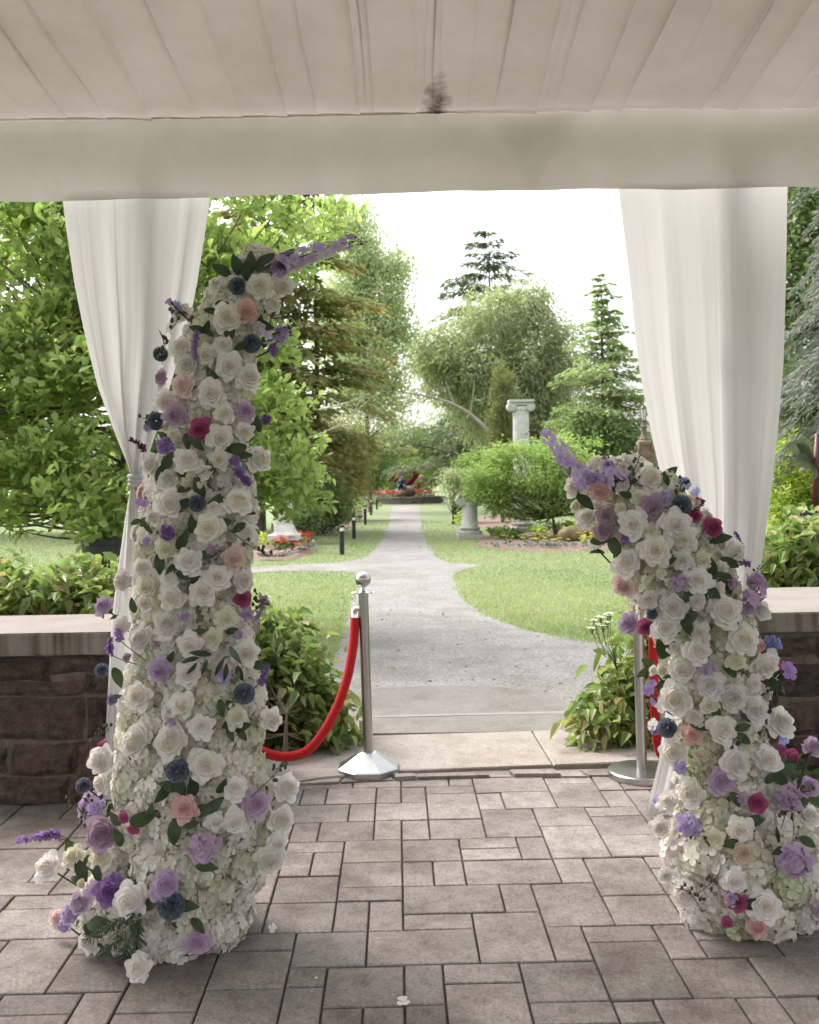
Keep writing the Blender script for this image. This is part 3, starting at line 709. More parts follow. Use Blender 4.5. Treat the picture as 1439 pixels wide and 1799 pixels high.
def conifer(name, label, base, Ht, radf, nlev, nbr, droop, slen, mat, seed=1, bark='bark', dens=26, trunk_r=.12, z0=.06, shape='lance', lift=0, jit=.25, cat='tree', flat=.6, side=None, hang=.35, group=None, lean=0):
    r = np.random.default_rng(seed); base = Vector(base); root = thing(name, base, label, cat, group)
    lines = [([base, base + Vector((lean * .5, 0, Ht * .5)), base + Vector((lean, 0, Ht))], [trunk_r, trunk_r * .55, .012])]
    Ps, Ds, Us, Ls, Vs = [], [], [], [], []
    for lv in range(nlev):
        t = z0 + (1 - z0) * (lv + r.uniform(-.3, .3)) / nlev; t = min(max(t, z0), .995); z = base.z + Ht * t; R = radf(t)
        for b in range(nbr):
            a = r.uniform(0, 6.283); Rb = R * r.uniform(1 - jit * 2, 1 + jit)
            if side is not None: Rb *= side(a, t)
            if Rb < .05: continue
            d = Vector((math.cos(a), math.sin(a), 0)); p0 = Vector((base.x + lean * t, base.y, z))
            tip = p0 + d * Rb + Vector((0, 0, (lift - droop) * Rb)); mid = p0.lerp(tip, .55) + Vector((0, 0, .12 * Rb))
            sp = spline([p0, mid, tip], 4); lines.append((sp, [lerp(max(.008, .02 * min(1, Rb)), .004, i / 8) for i in range(9)]))
            sidev = d.cross(Vector((0, 0, 1))); m = max(5, int(dens * Rb)); bv = r.random()
            for q in range(m):
                u = .12 + .9 * (q + r.random()) / m; f = u * 8; i = min(7, int(f)); p = sp[i].lerp(sp[i + 1], min(1.2, f - i))
                wdt = Rb * .32 * (1 - u * .75) * r.uniform(-1, 1)
                p = p + sidev * wdt + Vector((0, 0, -abs(wdt) * .25 + r.normal() * .03 * Rb))
                dv = d * r.uniform(.3, 1) + sidev * np.sign(wdt) * r.uniform(.2, 1) + Vector((0, 0, -hang * r.random() + .1 * r.normal()))
                Ps.append(p); Ds.append(dv); Us.append(Vector((0, 0, 1)) + Vector(r.normal(size=3)) * (1 - flat)); Ls.append(slen * r.uniform(.6, 1.35)); Vs.append(np.clip(.35 * bv + .3 * r.random() + .35 * u * r.random() * 1.4, 0, 1))
    linkobj('trunk', tubes_mesh('trunk', lines, 5), M[bark], root)
    linkobj('crown', leaf_mesh('crown', Ps, Ds, Us, Ls, np.array(Vs), shape, .05, .1), mat, root)
    return root
def B(x, y, Y, rx, rz, ry=None):                         # a crown lobe: pixel centre, depth, radii in pixels
    k = Y / F; return (tuple(P(x, y, Y)), (rx * k, (ry if ry is not None else rx) * k, rz * k))

# ------------------------------------------------------------------ trees
gb = lambda x, Y: Vector((P(x, 840, Y).x, Y, lawn_z(P(x, 840, Y).x, Y)))
Y = 10.2
rm = random.Random(44); big = [(60,560,0,190,220),(230,760,-.4,210,190),(420,830,0,110,110),(420,600,.3,130,190),(40,820,-.3,150,120),(300,450,.3,200,150),(490,420,.5,95,70),(-120,640,0,180,330),(90,400,.2,150,110),(505,735,0,55,85)]
lobes = []
for q in range(150):
    x_, y_, d_, rx_, ry_ = rm.choices(big, [v[3] * v[4] for v in big])[0]; an, rr_ = rm.uniform(0, 6.28), math.sqrt(rm.random())
    lobes.append(B(x_ + rx_ * .88 * rr_ * math.cos(an), y_ + ry_ * .88 * rr_ * math.sin(an), Y + d_ + rm.uniform(-.75, .6), rm.uniform(48, 85), rm.uniform(20, 36), rm.uniform(48, 85)))
for x_, y_ in ((20,890),(90,905),(-60,880),(150,890),(60,840),(560,390),(540,860),(480,880),(450,350),(130,380),(30,380)): lobes.append(B(x_, y_, Y - .2, 70, 30, 70))
leafy('magnolia_tree', 'tree', 'big bright green magnolia with whorled leathery leaves filling the left side behind the curtain', gb(190, Y), lobes,
      3900, 8, .118, M['leaf_magnolia'], 'obovate', .05,.55, .10, .10, 3, trunk=[gb(190, Y), gb(200, Y) + Vector((.05,0,1)), gb(230, Y) + Vector((0,0,2.6))], nlimb=150, limb_r=.02, singles=290, shell=.35, zmin=.55)
conifer('larch_tree', 'olive larch with rusty orange brown branch tips right of the magnolia', gb(560, 27), 9.8, lambda t: 2.45 * (1 - t) ** .45, 17, 7, .10, .19,M['needle_olive'], 4, dens=60, trunk_r=.12, jit=.25, shape='ovate', flat=.5, hang=.45, z0=.24)
conifer('larch_tree', 'drooping olive brown conifer half hidden between the magnolia and the poplar', gb(455, 27), 10.5, lambda t: 3.3 * (1 - t) ** .6, 24, 7, .15, .22, M['needle_olive'], 14, dens=40, trunk_r=.18, jit=.3, shape='ovate', flat=.35, hang=.5, z0=.16)
Y = 44
leafy('poplar_tree', 'tree', 'tall feathery grey green poplar against the white sky left of the path', gb(650, Y),
      [B(628,470,Y,50,100,50),B(665,520,Y,52,80,50),B(640,620,Y,80,90,70),B(700,480,Y,24,60,30),B(612,400,Y,34,60,34),B(600,560,Y,60,110,50),B(690,560,Y,34,50,34),B(655,700,Y,75,60,60),B(640,420,Y,28,60,28)],
      1350, 26, .16, M['leaf_poplar'], 'ovate', .30, .6, .05, .12, 5, trunk=[gb(650, Y), gb(645, Y) + Vector((0,0,6)), gb(635, Y) + Vector((0,0,12.5))], nlimb=150, limb_r=.035, shell=.2)
Y = 47
leafy('willow_tree', 'tree', 'large pale green weeping willow in the middle of the garden behind the white column', gb(880, Y),
      [B(880,560,Y,85,60,70),B(830,640,Y,95,80,80),B(940,620,Y,85,90,80),B(780,650,Y,60,55,50),B(890,700,Y,120,80,90),B(985,680,Y,60,90,60),B(925,535,Y,45,45,45),B(760,620,Y,50,40,40),B(960,760,Y,90,70,70)],
      1150, 28, .24, M['leaf_pale'], 'lance', .27,-.35, .35, .1, 6, trunk=[gb(880, Y), gb(878, Y) + Vector((0,0,3)), gb(885, Y) + Vector((.3,0,7))], nlimb=120, limb_r=.04, bark='bark_pale', shell=.3)
conifer('spruce_tree', 'sparse dark spruce with open tiers rising behind the willow', gb(866, 56), 15.6, lambda t: 6.2 * (1 - t) ** .8 + .2, 24, 7, -.02, .40, M['needle_dark'], 7, dens=32, trunk_r=.22, jit=.3, lift=.05, hang=.6, flat=.5)
conifer('fir_tree', 'light green feathery conifer with a pointed top between the willow and the sheer curtain', gb(1062, 38), 9.3, lambda t: 2.6 * (1 - t) ** .8 + .05, 46, 6, .0, .19, M['needle_light'], 8, dens=46, trunk_r=.15, jit=.42, lift=.12, hang=.4, flat=.4, shape='ovate')
Y = 37
leafy('garden_tree', 'tree', 'low rounded green tree under the pointed feathery conifer', gb(1075, Y), [B(1060,775,Y,62,50,50),B(1105,790,Y,40,36,36),B(1020,770,Y,50,55,40)], 300, 26, .15, M['leaf_mid'], 'ovate', .22, .1, .2, .1, 21, trunk=[gb(1085, Y), gb(1080, Y) + Vector((0, 0, 2))], nlimb=40, limb_r=.03)
Y = 31
leafy('juniper_tree', 'tree', 'narrow columnar juniper with olive gold foliage left of the tall white column', gb(882, Y), [B(884,665,Y,13,32,13),B(882,710,Y,17,40,17),B(882,760,Y,21,50,21),B(880,820,Y,24,60,24)], 420, 22, .11, M['needle_gold'], 'lance', .10, .9, -.05, .1, 9, trunk=[gb(882, Y), gb(882, Y) + Vector((0, 0, 3.6))], nlimb=20, shell=.4)
Y = 70
leafy('broadleaf_tree', 'tree', 'spreading tree arching over the far end of the path', gb(800, Y + 4), [B(770,770,Y,60,38,40),B(830,780,Y,60,55,50),B(740,790,Y,55,30,36),B(810,825,Y,50,40,40),B(705,768,Y,45,24,30),B(855,830,Y,40,55,40)],
      520, 28, .22, M['leaf_mid'], 'ovate', .33, .1, .25, .1, 10, trunk=[gb(805, Y + 2), gb(800, Y + 2) + Vector((0, 0, 2)), gb(775, Y + 1) + Vector((0, 0, 4))], nlimb=70, limb_r=.05)
Y = 66
leafy('yew_tree', 'tree', 'very dark dense yew left of the red heart', gb(655, Y), [B(650,820,Y,48,48,40),B(668,790,Y,38,40,30),B(630,850,Y,45,32,36),B(675,850,Y,26,28,24)], 420, 34, .15, M['leaf_dark'], 'lance', .22, .2, .1, .1, 11, trunk=[gb(655, Y), gb(655, Y) + Vector((0, 0, 2.4))], nlimb=30, limb_r=.04)
Y = 36
leafy('evergreen_tree', 'tree', 'bushy olive evergreen at the left path edge behind the bollards', gb(590, Y), [B(585,800,Y,60,60,50),B(615,790,Y,42,45,36),B(560,860,Y,50,45,40),B(540,780,Y,50,70,50),B(610,845,Y,36,36,30)], 520, 28, .15, M['needle_olive'], 'lance', .2, .1, .15, .1, 12, trunk=[gb(590, Y), gb(590, Y) + Vector((0, 0, 2.4))], nlimb=40, limb_r=.03)
Y = 30
leafy('broadleaf_tree', 'tree', 'shady mid green tree behind the magnolia crown', gb(330, Y), [B(330,560,Y,200,160,120),B(200,700,Y,220,170,120),B(60,480,Y,200,200,120),B(470,690,Y,90,140,80),B(-120,650,Y,220,260,120)], 900, 26, .22, M['leaf_mid'], 'ovate', .34, .1, .25, .1, 13, trunk=[gb(330, Y), gb(330, Y) + Vector((0, 0, 3)), gb(340, Y) + Vector((.3, 0, 6))], nlimb=110, limb_r=.07)
Y = 18
leafy('broadleaf_tree', 'tree', 'fresh green broadleaf tree behind the drooping blue spruce at the right edge', gb(1440, Y), [B(1420,450,Y,130,160,90),B(1400,620,Y,110,110,80),B(1500,560,Y,160,220,90),B(1380,760,Y,90,70,60),B(1420,330,Y,110,90,80)], 800, 24, .14, M['leaf_mid'], 'ovate', .22, .2, .2, .1, 15, trunk=[gb(1450, Y), gb(1450, Y) + Vector((0, 0, 2)), gb(1440, Y) + Vector((0, 0, 5))], nlimb=90, limb_r=.05)
conifer('blue_spruce', 'blue grey spruce with heavy drooping branches at the right edge', gb(1545, 12.2), 6.4, lambda t: 1.55 * (1 - t * .55), 30, 8, .62, .085, M['needle_blue'], 16, dens=170, trunk_r=.14, jit=.22, hang=.9, flat=.2, z0=.32, shape='lance')
Y = 12
leafy('dark_shrub', 'shrub', 'dark evergreen shrub under the blue spruce', gb(1450, Y + 2), [B(1440,700,Y + 2,90,60,60)], 200, 24, .10, M['leaf_dark'], 'lance', .14, .1, .2, .1, 17, nlimb=10)
Y = 74
leafy('lime_bush', 'shrub', 'pale lime bush added to stand in for the lit green straight behind the heart', gb(715, Y), [B(715,835,Y,52,30,40),B(690,820,Y,30,22,30),B(745,825,Y,34,26,30)], 260, 26, .24, M['leaf_lime'], 'ovate', .3, .2, .1, .1, 131, nlimb=12, stemname='stems', foliage='foliage')  # bush added for brightness; its pale leaf colour stands in for the lit lawn
Y = 26.6
leafy('rounded_bush', 'shrub', 'soft green bush hiding the foot of the larch trunk', gb(566, Y), [B(562,872,Y,38,42,34),B(592,892,Y-.3,28,30,28),B(535,885,Y,28,36,24),B(565,910,Y-.2,44,22,34)], 330, 24, .085, M['leaf_mid'], 'ovate', .09, .2, .15, .1, 132, nlimb=12, stemname='stems', foliage='foliage')
# the leaning bare limb
tr = thing('dead_branch', gb(930, 43), 'bare pale leaning trunk slanting above the path arch', 'tree')
mb = MB(); mb.tube(spline([gb(935, 43), P(905, 800, 43), P(858, 757, 43), P(823, 725, 43), P(775, 702, 43), P(715, 690, 43), P(652, 678, 43)], 4), [.085] * 5 + [.08] * 6 + [.065] * 5 + [.045] * 4 + [.03] * 4 + [.015] , 7)
mb.build('trunk', M['bark_pale'], tr, True)
mb = MB(); mb.tube(spline([P(826, 727, 43), P(830, 705, 43), P(833, 668, 43)], 4), [.04, .04, .035, .03, .03, .025, .02, .015, .01], 6); mb.tube(spline([P(800, 712, 43), P(790, 690, 43), P(784, 670, 43)], 3), [.04, .04, .03, .03, .02, .02, .015], 5)
mb.build('limb', M['bark_pale'], tr, True)
# thin bare limbs of the larch
mb = MB()
for a, b, c in (((540,770),(600,745),(650,700)),((560,720),(610,708),(650,690)),((580,700),(620,722),(668,735)),((610,760),(625,720),(640,690))): mb.tube(spline([P(*a, 22), P(*b, 22), P(*c, 22)], 4), [.02, .018, .016, .014, .012, .011, .01, .008, .006], 5)
o = mb.build('bare_branch', M['bark_pale'], None, True); tag(o, 'thin grey bare branches reaching out of the olive larch', 'branch')
# far wood closing the view
r = np.random.default_rng(31); bl = []
for i in range(60):
    x = -900 + i * 55 + r.uniform(-15, 15)
    if 640 < x < 790: continue
    Yf = r.uniform(85, 110); bl.append(B(x, 800 - r.uniform(0, 20) + .0174 * (720 - x), Yf, r.uniform(40, 62), r.uniform(34, 60)))
C, D, ids = blob_points(bl, 2600, r); n = len(C) * 22
Pn = np.repeat(C, 22, 0) + r.normal(size=(n, 3)) * .6
o = linkobj('far_wood', leaf_mesh('far_wood', Pn, rand_dirs(n, r), rand_dirs(n, r) + [0, 0, .6], .36 * (.6 + .8 * r.random(n)), np.clip(.6 * np.repeat(r.random(len(C)), 22) + .4 * r.random(n), 0, 1), 'ovate'), M['leaf_dark'])
tag(o, 'belt of dark woodland closing the garden far behind the trees', 'woods', kind='stuff')

# ------------------------------------------------------------------ shrubs, hedges, beds
Y = 23.6
leafy('mounded_shrub', 'shrub', 'layered bright green maple shrub on dark stems in front of the tall white column', gb(975, Y), [B(930,830,Y,90,48,70),B(985,800,Y,62,36,50),B(880,860,Y,62,32,50),B(1010,850,Y,70,45,60),B(846,850,Y,36,24,34),B(940,890,Y,80,24,50),B(1050,880,Y,45,32,40),B(900,800,Y,45,22,36),B(835,815,Y+1,30,22,30)],
      620, 30, .085, M['leaf_shrub'], 'ovate', .13, .15, .2, .1, 41, trunk=[gb(975, Y), gb(970, Y) + Vector((0, 0, .5))], nlimb=60, limb_r=.022, flat=.5, bark='twig', stemname='stems', foliage='foliage')
Y = 25.5
leafy('dogwood_shrub', 'shrub', 'tiered grey green shrub beside the iron arch and the short column', gb(795, Y + 6), [B(806,836,Y + 6,24,8,20),B(800,858,Y + 6,22,10,20),B(816,878,Y + 6,16,16,18)], 120, 20, .10, M['leaf_pale'], 'ovate', .16, .1, .1, .1, 42, nlimb=25, flat=.6, stemname='stems', foliage='foliage')
Y = 5.6
HB = lambda pts: [B(*p) for p in pts]
leafy('bronze_shrub', 'shrub', 'green and bronze leaved shrub at the left of the doorway behind the red rope', G(500, 1370, 0) , HB([(520,1230,5.45,85,95,70),(470,1180,5.5,90,90,70),(555,1275,5.4,60,62,60),(420,1230,5.5,90,110,80),(500,1310,5.3,90,42,60),(480,1120,5.5,60,40,60),(590,1285,5.45,36,45,40)]),
      330, 8, .088, M['leaf_hedge'], 'ovate', .055, .05, .45, .12, 43, trunk=[G(500, 1352), G(500, 1352) + Vector((0, .12, .25))], nlimb=70, limb_r=.006, singles=200, zmin=.02, shell=.3, bark='twig', stemname='stems', foliage='foliage')
leafy('bronze_shrub', 'shrub', 'low green and bronze shrub behind the right chrome post', G(1075, 1310), HB([(1075,1245,5.35,58,45,50),(1120,1220,5.5,70,80,60),(1050,1275,5.3,40,30,40),(1105,1285,5.3,60,30,50),(1135,1120,5.6,34,50,40),(1160,1200,5.6,60,90,60)]),
      210, 8, .080, M['leaf_hedge'], 'ovate', .05, .05, .45, .12, 44, trunk=[G(1085, 1305), G(1085, 1305) + Vector((0, .1, .25))], nlimb=60, limb_r=.006, singles=150, zmin=.02, shell=.3, bark='twig', stemname='stems', foliage='foliage')
leafy('hedge', 'hedge', 'low yellow green hedge with reddish tips behind the left stone wall', P(60, 1085, 5.6), HB([(-60,1045,5.6,110,42,90),(40,1050,5.6,90,48,90),(120,1050,5.6,80,44,90),(200,1045,5.6,80,50,90),(300,1060,5.6,90,50,90),(-200,1050,5.7,120,50,90)]),
      560, 8, .085, M['leaf_hedge'], 'ovate', .05, .25, .4, .12, 45, trunk=[P(60, 1100, 5.6), P(60, 1060, 5.6)], nlimb=60, limb_r=.005, singles=200, bark='twig', stemname='stems', foliage='foliage')
leafy('hedge', 'hedge', 'taller yellow green hedge with bronze leaves behind the right stone wall', P(1400, 1040, 6.3), HB([(1400,990,6.3,80,62,70),(1480,980,6.3,90,66,70),(1340,1010,6.4,60,46,60),(1560,990,6.4,120,60,80)]),
      420, 8, .095, M['leaf_hedge'], 'ovate', .055, .25, .45, .12, 46, trunk=[P(1400, 1060, 6.3), P(1400, 1000, 6.3)], nlimb=60, limb_r=.005, singles=200, bark='twig', stemname='stems', foliage='foliage')
Y = 13
leafy('lime_shrub', 'shrub', 'bright lime green feathery shrub above the dark planter at the right edge', gb(1420, Y), HB([(1400,870,Y,60,45,40),(1440,850,Y,70,50,50),(1390,800,Y+.4,50,40,40),(1405,920,Y,60,40,40)]), 330, 24, .085, M['leaf_lime'], 'lance', .08, .3, .2, .1, 47, nlimb=20, shell=.4, stemname='stems', foliage='foliage')
# pots
def planter(x, ytop, Yp, rw, label, zb=None, flare=.78):
    top = P(x, ytop, Yp); c = Vector((top.x, Yp, GZ)); h = top.z - GZ; root = thing('planter', c, label, 'planter')
    mb = MB(); mb.lathe(c, [(rw * flare, 0), (rw * flare, .01), (rw * .98, h - .05), (rw * 1.03, h - .045), (rw * 1.03, h), (rw * .94, h), (rw * .92, h - .08)], 28); mb.build('pot', M['planter'], root, True, 35)
    mb = MB(); mb.lathe(c, [(rw * .9, h - .09), (rw * .9, h - .06)], 20); mb.build('soil', M['mulch'], root)
    return c + Vector((0, 0, h))
t1 = planter(180, 947, 9.2, .19, 'tall black tapered pot under the magnolia behind the left hedge')
leafy('potted_plant', 'plant', 'leafy green plant in the black pot under the magnolia', t1, [((t1.x, t1.y, t1.z + .14), (.22, .22, .16))], 46, 8, .12, M['leaf_magnolia'], 'obovate', .06, .5, .1, .1, 51, nlimb=12, limb_r=.006, stemname='stems', foliage='foliage')
t2 = planter(1432, 893, 9.6, .19, 'black bowl shaped pot at the right edge behind the hedge', flare=.6)
root = thing('canna_plant', t2, 'dark leaved canna with a thick red stem at the right edge', 'plant')
mb = MB(); mb.tube([t2, t2 + Vector((.02, 0, .4)), P(1436, 762, 9.6)], [.035, .035, .02], 8); mb.build('stem', pmat('canna_red', (.12, .022, .02), (.06, .015, .012), 10, .5), root, True)
for (a, b, L) in (((1430,812),(1372,795),.36),((1430,815),(1390,785),.32),((1430,822),(1378,826),.30),((1436,830),(1420,850),.2),((1436,800),(1480,770),.35),((1436,815),(1490,830),.3)):
    pa, pb = P(*a, 9.6), P(*b, 9.5); V = []; Fs = []
    dv = (pb - pa); s = dv.cross(Vector((0, 1, .3))).normalized(); L = dv.length
    for i in range(9):
        t = i / 8; wd = .07 * math.sin(math.pi * min(.97, t * .93 + .06)) ** .7
        c = pa + dv * t + Vector((0, -.02 * i, .09 * math.sin(t * 2.6)))
        for j in range(5): k = (j - 2) / 2; V.append(c + s * k * wd + Vector((0, .02 * abs(k), .004 * math.sin(i * 3 + j))))
    for i in range(8):
        for j in range(4): q = i * 5 + j; Fs.append((q, q + 1, q + 6, q + 5))
    me = pymesh('leaf', V, Fs, True, [random.random() * .8 for _ in V]); linkobj('leaf', me, M['leaf_canna'], root)
def flowers(name, cat, label, base, pts, fsize, petal, leafm, stem_h=(.15, .3), leafs=10, lsize=.09, lshape='ovate', seed=0, nf=1, spike=0, group=None):
    """a bedding plant: leaves, stems and blossoms as parts"""
    r = np.random.default_rng(seed); base = Vector(base); root = thing(name, base, label, cat, group)
    Pn, Dn, L = [], [], []; FP, FD, FL = [], [], []; mb = MB()
    for p in pts:
        p = Vector(p); h = r.uniform(*stem_h)
        for k in range(leafs):
            a = r.uniform(0, 6.28); Pn.append(p + Vector((0, 0, h * r.uniform(0, .6)))); Dn.append(Vector((math.cos(a), math.sin(a), r.uniform(.2, 1.2)))); L.append(lsize * r.uniform(.6, 1.3))
        if petal is not None:
            for q in range(nf):
                tp = p + Vector((r.normal() * .05, r.normal() * .05, h * r.uniform(.85, 1.15))); mb.tube([p, tp], .003, 4, False)
                for s_ in range(max(1, spike)):
                    c = tp - Vector((0, 0, s_ * fsize * .5))
                    for k in range(6):
                        a = k * 1.047 + r.random(); FP.append(c); FD.append(Vector((math.cos(a), math.sin(a), .35))); FL.append(fsize * r.uniform(.8, 1.1))
    n = len(Pn); linkobj('foliage', leaf_mesh('foliage', Pn, Dn, np.tile([0, 0, 1.], (n, 1)) + r.normal(size=(n, 3)) * .3, L, r.random(n), lshape), leafm, root)
    if FP:
        n = len(FP);  linkobj('blossoms', leaf_mesh('blossoms', FP, FD, np.tile([0, 0, 1.], (n, 1)), FL, r.random(n), 'round'), petal, root); mb.build('stems', M['stem'], root)
    for ch in root.children: ch['kind'] = 'stuff'
    return root
# left bed by the magnolia: mulch mound, red begonias
def mound(px, z, h, mat, name='flower_bed'):
    q = [G(x, y, z) for x, y in px]; c = sum(q, Vector()) / len(q); n = len(q); V = [tuple(p) for p in q]; Fs = []
    for ring, (k, zz) in enumerate(((.9, .5), (.7, .85), (.35, 1))):
        for p in q: t = c.lerp(p, k); V.append((t.x, t.y, z + h * zz + random.uniform(-.01, .01)))
    V.append((c.x, c.y, z + h)); 
    for r_ in range(3):
        for i in range(n): j = (i + 1) % n; Fs.append((r_ * n + i, r_ * n + j, (r_ + 1) * n + j, (r_ + 1) * n + i))
    for i in range(n): Fs.append((3 * n + i, 3 * n + (i + 1) % n, 4 * n))
    o = linkobj(name, pymesh(name, V, Fs, True), mat); o['kind'] = 'structure'; return o
mound([(430,983),(470,986),(510,984),(540,978),(556,968),(548,956),(510,948),(450,945),(380,950),(340,965),(370,980)], GZ, .08, M['mulch'])
mound([(505,941),(560,942),(600,940),(618,928),(640,905),(655,890),(620,885),(540,900),(480,920),(470,935)], GZ, .10, M['mulch'])
mound([(830,958),(870,966),(940,970),(1010,970),(1080,968),(1180,965),(1250,950),(1150,932),(1000,925),(900,928),(850,940)], GZ, .06, M['mulch'])
mound([(820,925),(880,928),(930,926),(930,908),(860,906),(815,912)], GZ, .06, M['mulch'])
r_ = random.Random(8)
gpt = lambda x, y: G(x, y, GZ) + Vector((0, 0, .06))
flowers('begonia_bed', 'flowers', 'cluster of red begonias in the round bed left of the nearest bollard', gpt(500, 970), [gpt(r_.uniform(480, 545), r_.uniform(958, 975)) for _ in range(46)], .07, M['petal_red'], M['leaf_mid'], (.15, .3), 8, .09, seed=61, nf=2)
flowers('edging_plants', 'flowers', 'pinkish edging plants along the rim of the red begonia bed', gpt(510, 980), [gpt(lerp(455, 556, t), 985 - 20 * max(0, t - .45) ** 1.2 * 2.2) for t in np.linspace(0, 1, 34)], .05, M['petal_mauve'], M['leaf_blue'], (.06, .12), 8, .06, seed=62)
flowers('hosta_plant', 'plant', 'lush lime perennials at the foot of the white pedestal left of the path', gpt(460, 965), [gpt(r_.uniform(440, 500), r_.uniform(950, 972)) for _ in range(30)], .05, None, M['leaf_lime'], (.1, .35), 9, .14, seed=63)
for k, (x, y, n_, lab, pet, lf, sz, h_, sp) in enumerate([
        (560, 930, 26, 'yellow green perennial clump near the clipped dark bush', None, 'leaf_lime', .12, (.1, .45), 0), (585, 920, 30, 'perennial clump with orange and yellow flowers behind the nearest bollard', 'petal_orange', 'leaf_lime', .12, (.35, .7), 0),
        (610, 915, 26, 'leafy green perennials left of the second bollard', None, 'leaf_mid', .16, (.1, .5), 0), (596, 900, 18, 'perennials with small yellow flowers behind the orange ones', 'petal_yellow', 'leaf_mid', .16, (.6, 1.0), 0),
        (620, 893, 20, 'tall pale pink flower spikes beside the dark yew', 'petal_mauve', 'leaf_mid', .18, (1.2, 1.7), 7), (640, 893, 22, 'low green border plants by the third bollard', None, 'leaf_mid', .2, (.1, .5), 0),
        (627, 915, 5, 'white flowers next to the second bollard', 'petal_white', 'leaf_mid', .14, (.4, .7), 0), (655, 884, 14, 'rounded green plant before the ring planter', None, 'leaf_mid', .24, (.2, .7), 0)]):
    flowers('perennial_plant', 'plant', lab, gpt(x, y), [gpt(x + r_.gauss(0, 10), y + r_.gauss(0, 4)) for _ in range(n_)], .05 if sp else .045, M[pet] if pet else None, M[lf], h_, 12, sz, seed=70 + k, nf=2 if pet else 1, spike=sp)
Y = 23
leafy('clipped_bush', 'shrub', 'dark green clipped globe bush beside the white pedestal', gb(537, Y), [B(537,908,Y,24,27,24),B(528,925,Y,22,18,22)], 150, 26, .07, M['leaf_mid'], 'ovate', .06, .2, .1, .1, 80, nlimb=10, shell=.6, stemname='stems', foliage='foliage')
# right bed
for k, (x0, x1, y0, y1, n_, lab, pet, lf, sz, h_, shp) in enumerate([
        (848, 1080, 962, 968, 70, 'blue grey edging plants along the front of the right flower bed', None, 'leaf_blue', .06, (.05, .12), 'ovate'), (880, 1000, 952, 962, 26, 'tiny yellow flowers in the front of the right bed', 'petal_yellow', 'leaf_mid', .06, (.06, .14), 'ovate'),
        (865, 905, 940, 952, 24, 'dark strap leaved plant right of the short column', None, 'leaf_mid', .22, (.05, .2), 'lance'), (1010, 1070, 935, 950, 30, 'upright iris leaves behind the boulder', None, 'leaf_lime', .42, (.05, .2), 'needle'),
        (1020, 1070, 950, 962, 18, 'soft orange bedding flowers right of the boulder', 'petal_orange', 'leaf_lime', .10, (.1, .25), 'ovate'), (800, 830, 890, 925, 26, 'yellow green ground plants left of the short column', None, 'leaf_lime', .14, (.1, .4), 'ovate'),
        (955, 1010, 930, 945, 24, 'dark low plants beneath the layered shrub', None, 'leaf_dark', .12, (.1, .3), 'ovate'), (1070, 1160, 930, 962, 30, 'mixed green perennials at the far end of the right bed', None, 'leaf_mid', .16, (.1, .4), 'ovate')]):
    flowers('bedding_plant', 'plant', lab, gpt((x0 + x1) / 2, (y0 + y1) / 2), [gpt(r_.uniform(x0, x1), r_.uniform(y0, y1)) for _ in range(n_)], .06, M[pet] if pet else None, M[lf], h_, 12, sz, shp, seed=90 + k)
c = gpt(945, 952); root = thing('hosta_plant', c, 'broad leaved lime green hosta in the bed under the shrub', 'plant')
for k in range(26):
    a = r_.uniform(0, 6.28); e = r_.uniform(.3, 1.3); L = r_.uniform(.16, .26)
    D_ = Vector((math.cos(a) * math.cos(e), math.sin(a) * math.cos(e), math.sin(e))); p0 = c + Vector((D_.x * .12, D_.y * .12, .08 + .12 * math.sin(e)))
    linkobj('leaf', leaf_mesh('leaf', [p0], [D_], [(0, 0, 1)], [L], [r_.random()], 'round', .1, .35), M['leaf_lime'], root)
mb = MB(); mb.tube([c - Vector((0, 0, .05)), c + Vector((0, 0, .16))], .03, 7); mb.build('stem', M['stem'], root)
def boulder(name, c, rx, ry, rz, mat, label, seed):
    bm = bmesh.new(); bmesh.ops.create_icosphere(bm, subdivisions=3, radius=1); r = np.random.default_rng(seed); K = r.normal(size=(6, 3)) * 2.2; ph = r.uniform(0, 6, 6)
    for v in bm.verts:
        s = 1 + sum(.06 * math.sin(K[i] @ np.array(v.co) + ph[i]) for i in range(6)); v.co = Vector((v.co.x * rx, v.co.y * ry, max(v.co.z, -.45) * rz)) * s
    me = bpy.data.meshes.new(name); bm.to_mesh(me); bm.free(); me.shade_smooth(); o = linkobj(name, me, mat); o.location = c; tag(o, label, 'rock'); return o
boulder('boulder', gpt(1003, 955) + Vector((0, 0, .10)), .30, .22, .20, pmat('mossrock', (.26, .22, .09), (.12, .09, .05), 5, .9, bump=1, bscale=20), 'mossy yellow brown boulder in the right flower bed', 2)
# tall thin stems with white umbels by the right shrub
root = thing('wildflower', G(1095, 1290), 'white umbel wildflower on thin stalks beside the right post', 'flower'); mb = MB(); r = np.random.default_rng(4); FP, FD, FL = [], [], []
for (x, y) in ((1055,1085),(1048,1098),(1068,1082),(1040,1104),(1072,1078),(1060,1100),(1043,1090),(1066,1094)):
    p = P(x, y, 5.3); mb.tube(spline([G(1095, 1290), P(1085, 1180, 5.3), P(lerp(x, 1075, .4), y + 40, 5.3), p], 4), .0016, 4)
    for k in range(12):
        q = p + Vector((r.normal() * .014, r.normal() * .014, .006 - .004 * r.random())); mb.tube([p - Vector((0, 0, .03)), q], .0008, 3, False)
        for j in range(4): a = j * 1.57 + r.random(); FP.append(q); FD.append(Vector((math.cos(a), math.sin(a), .2))); FL.append(.009)
mb.build('stalks', M['stem'], root)['kind'] = 'stuff'; linkobj('umbels', leaf_mesh('umbels', FP, FD, np.tile([0, 0, 1.], (len(FP), 1)), FL, r.random(len(FP)), 'round'), M['petal_white'], root)

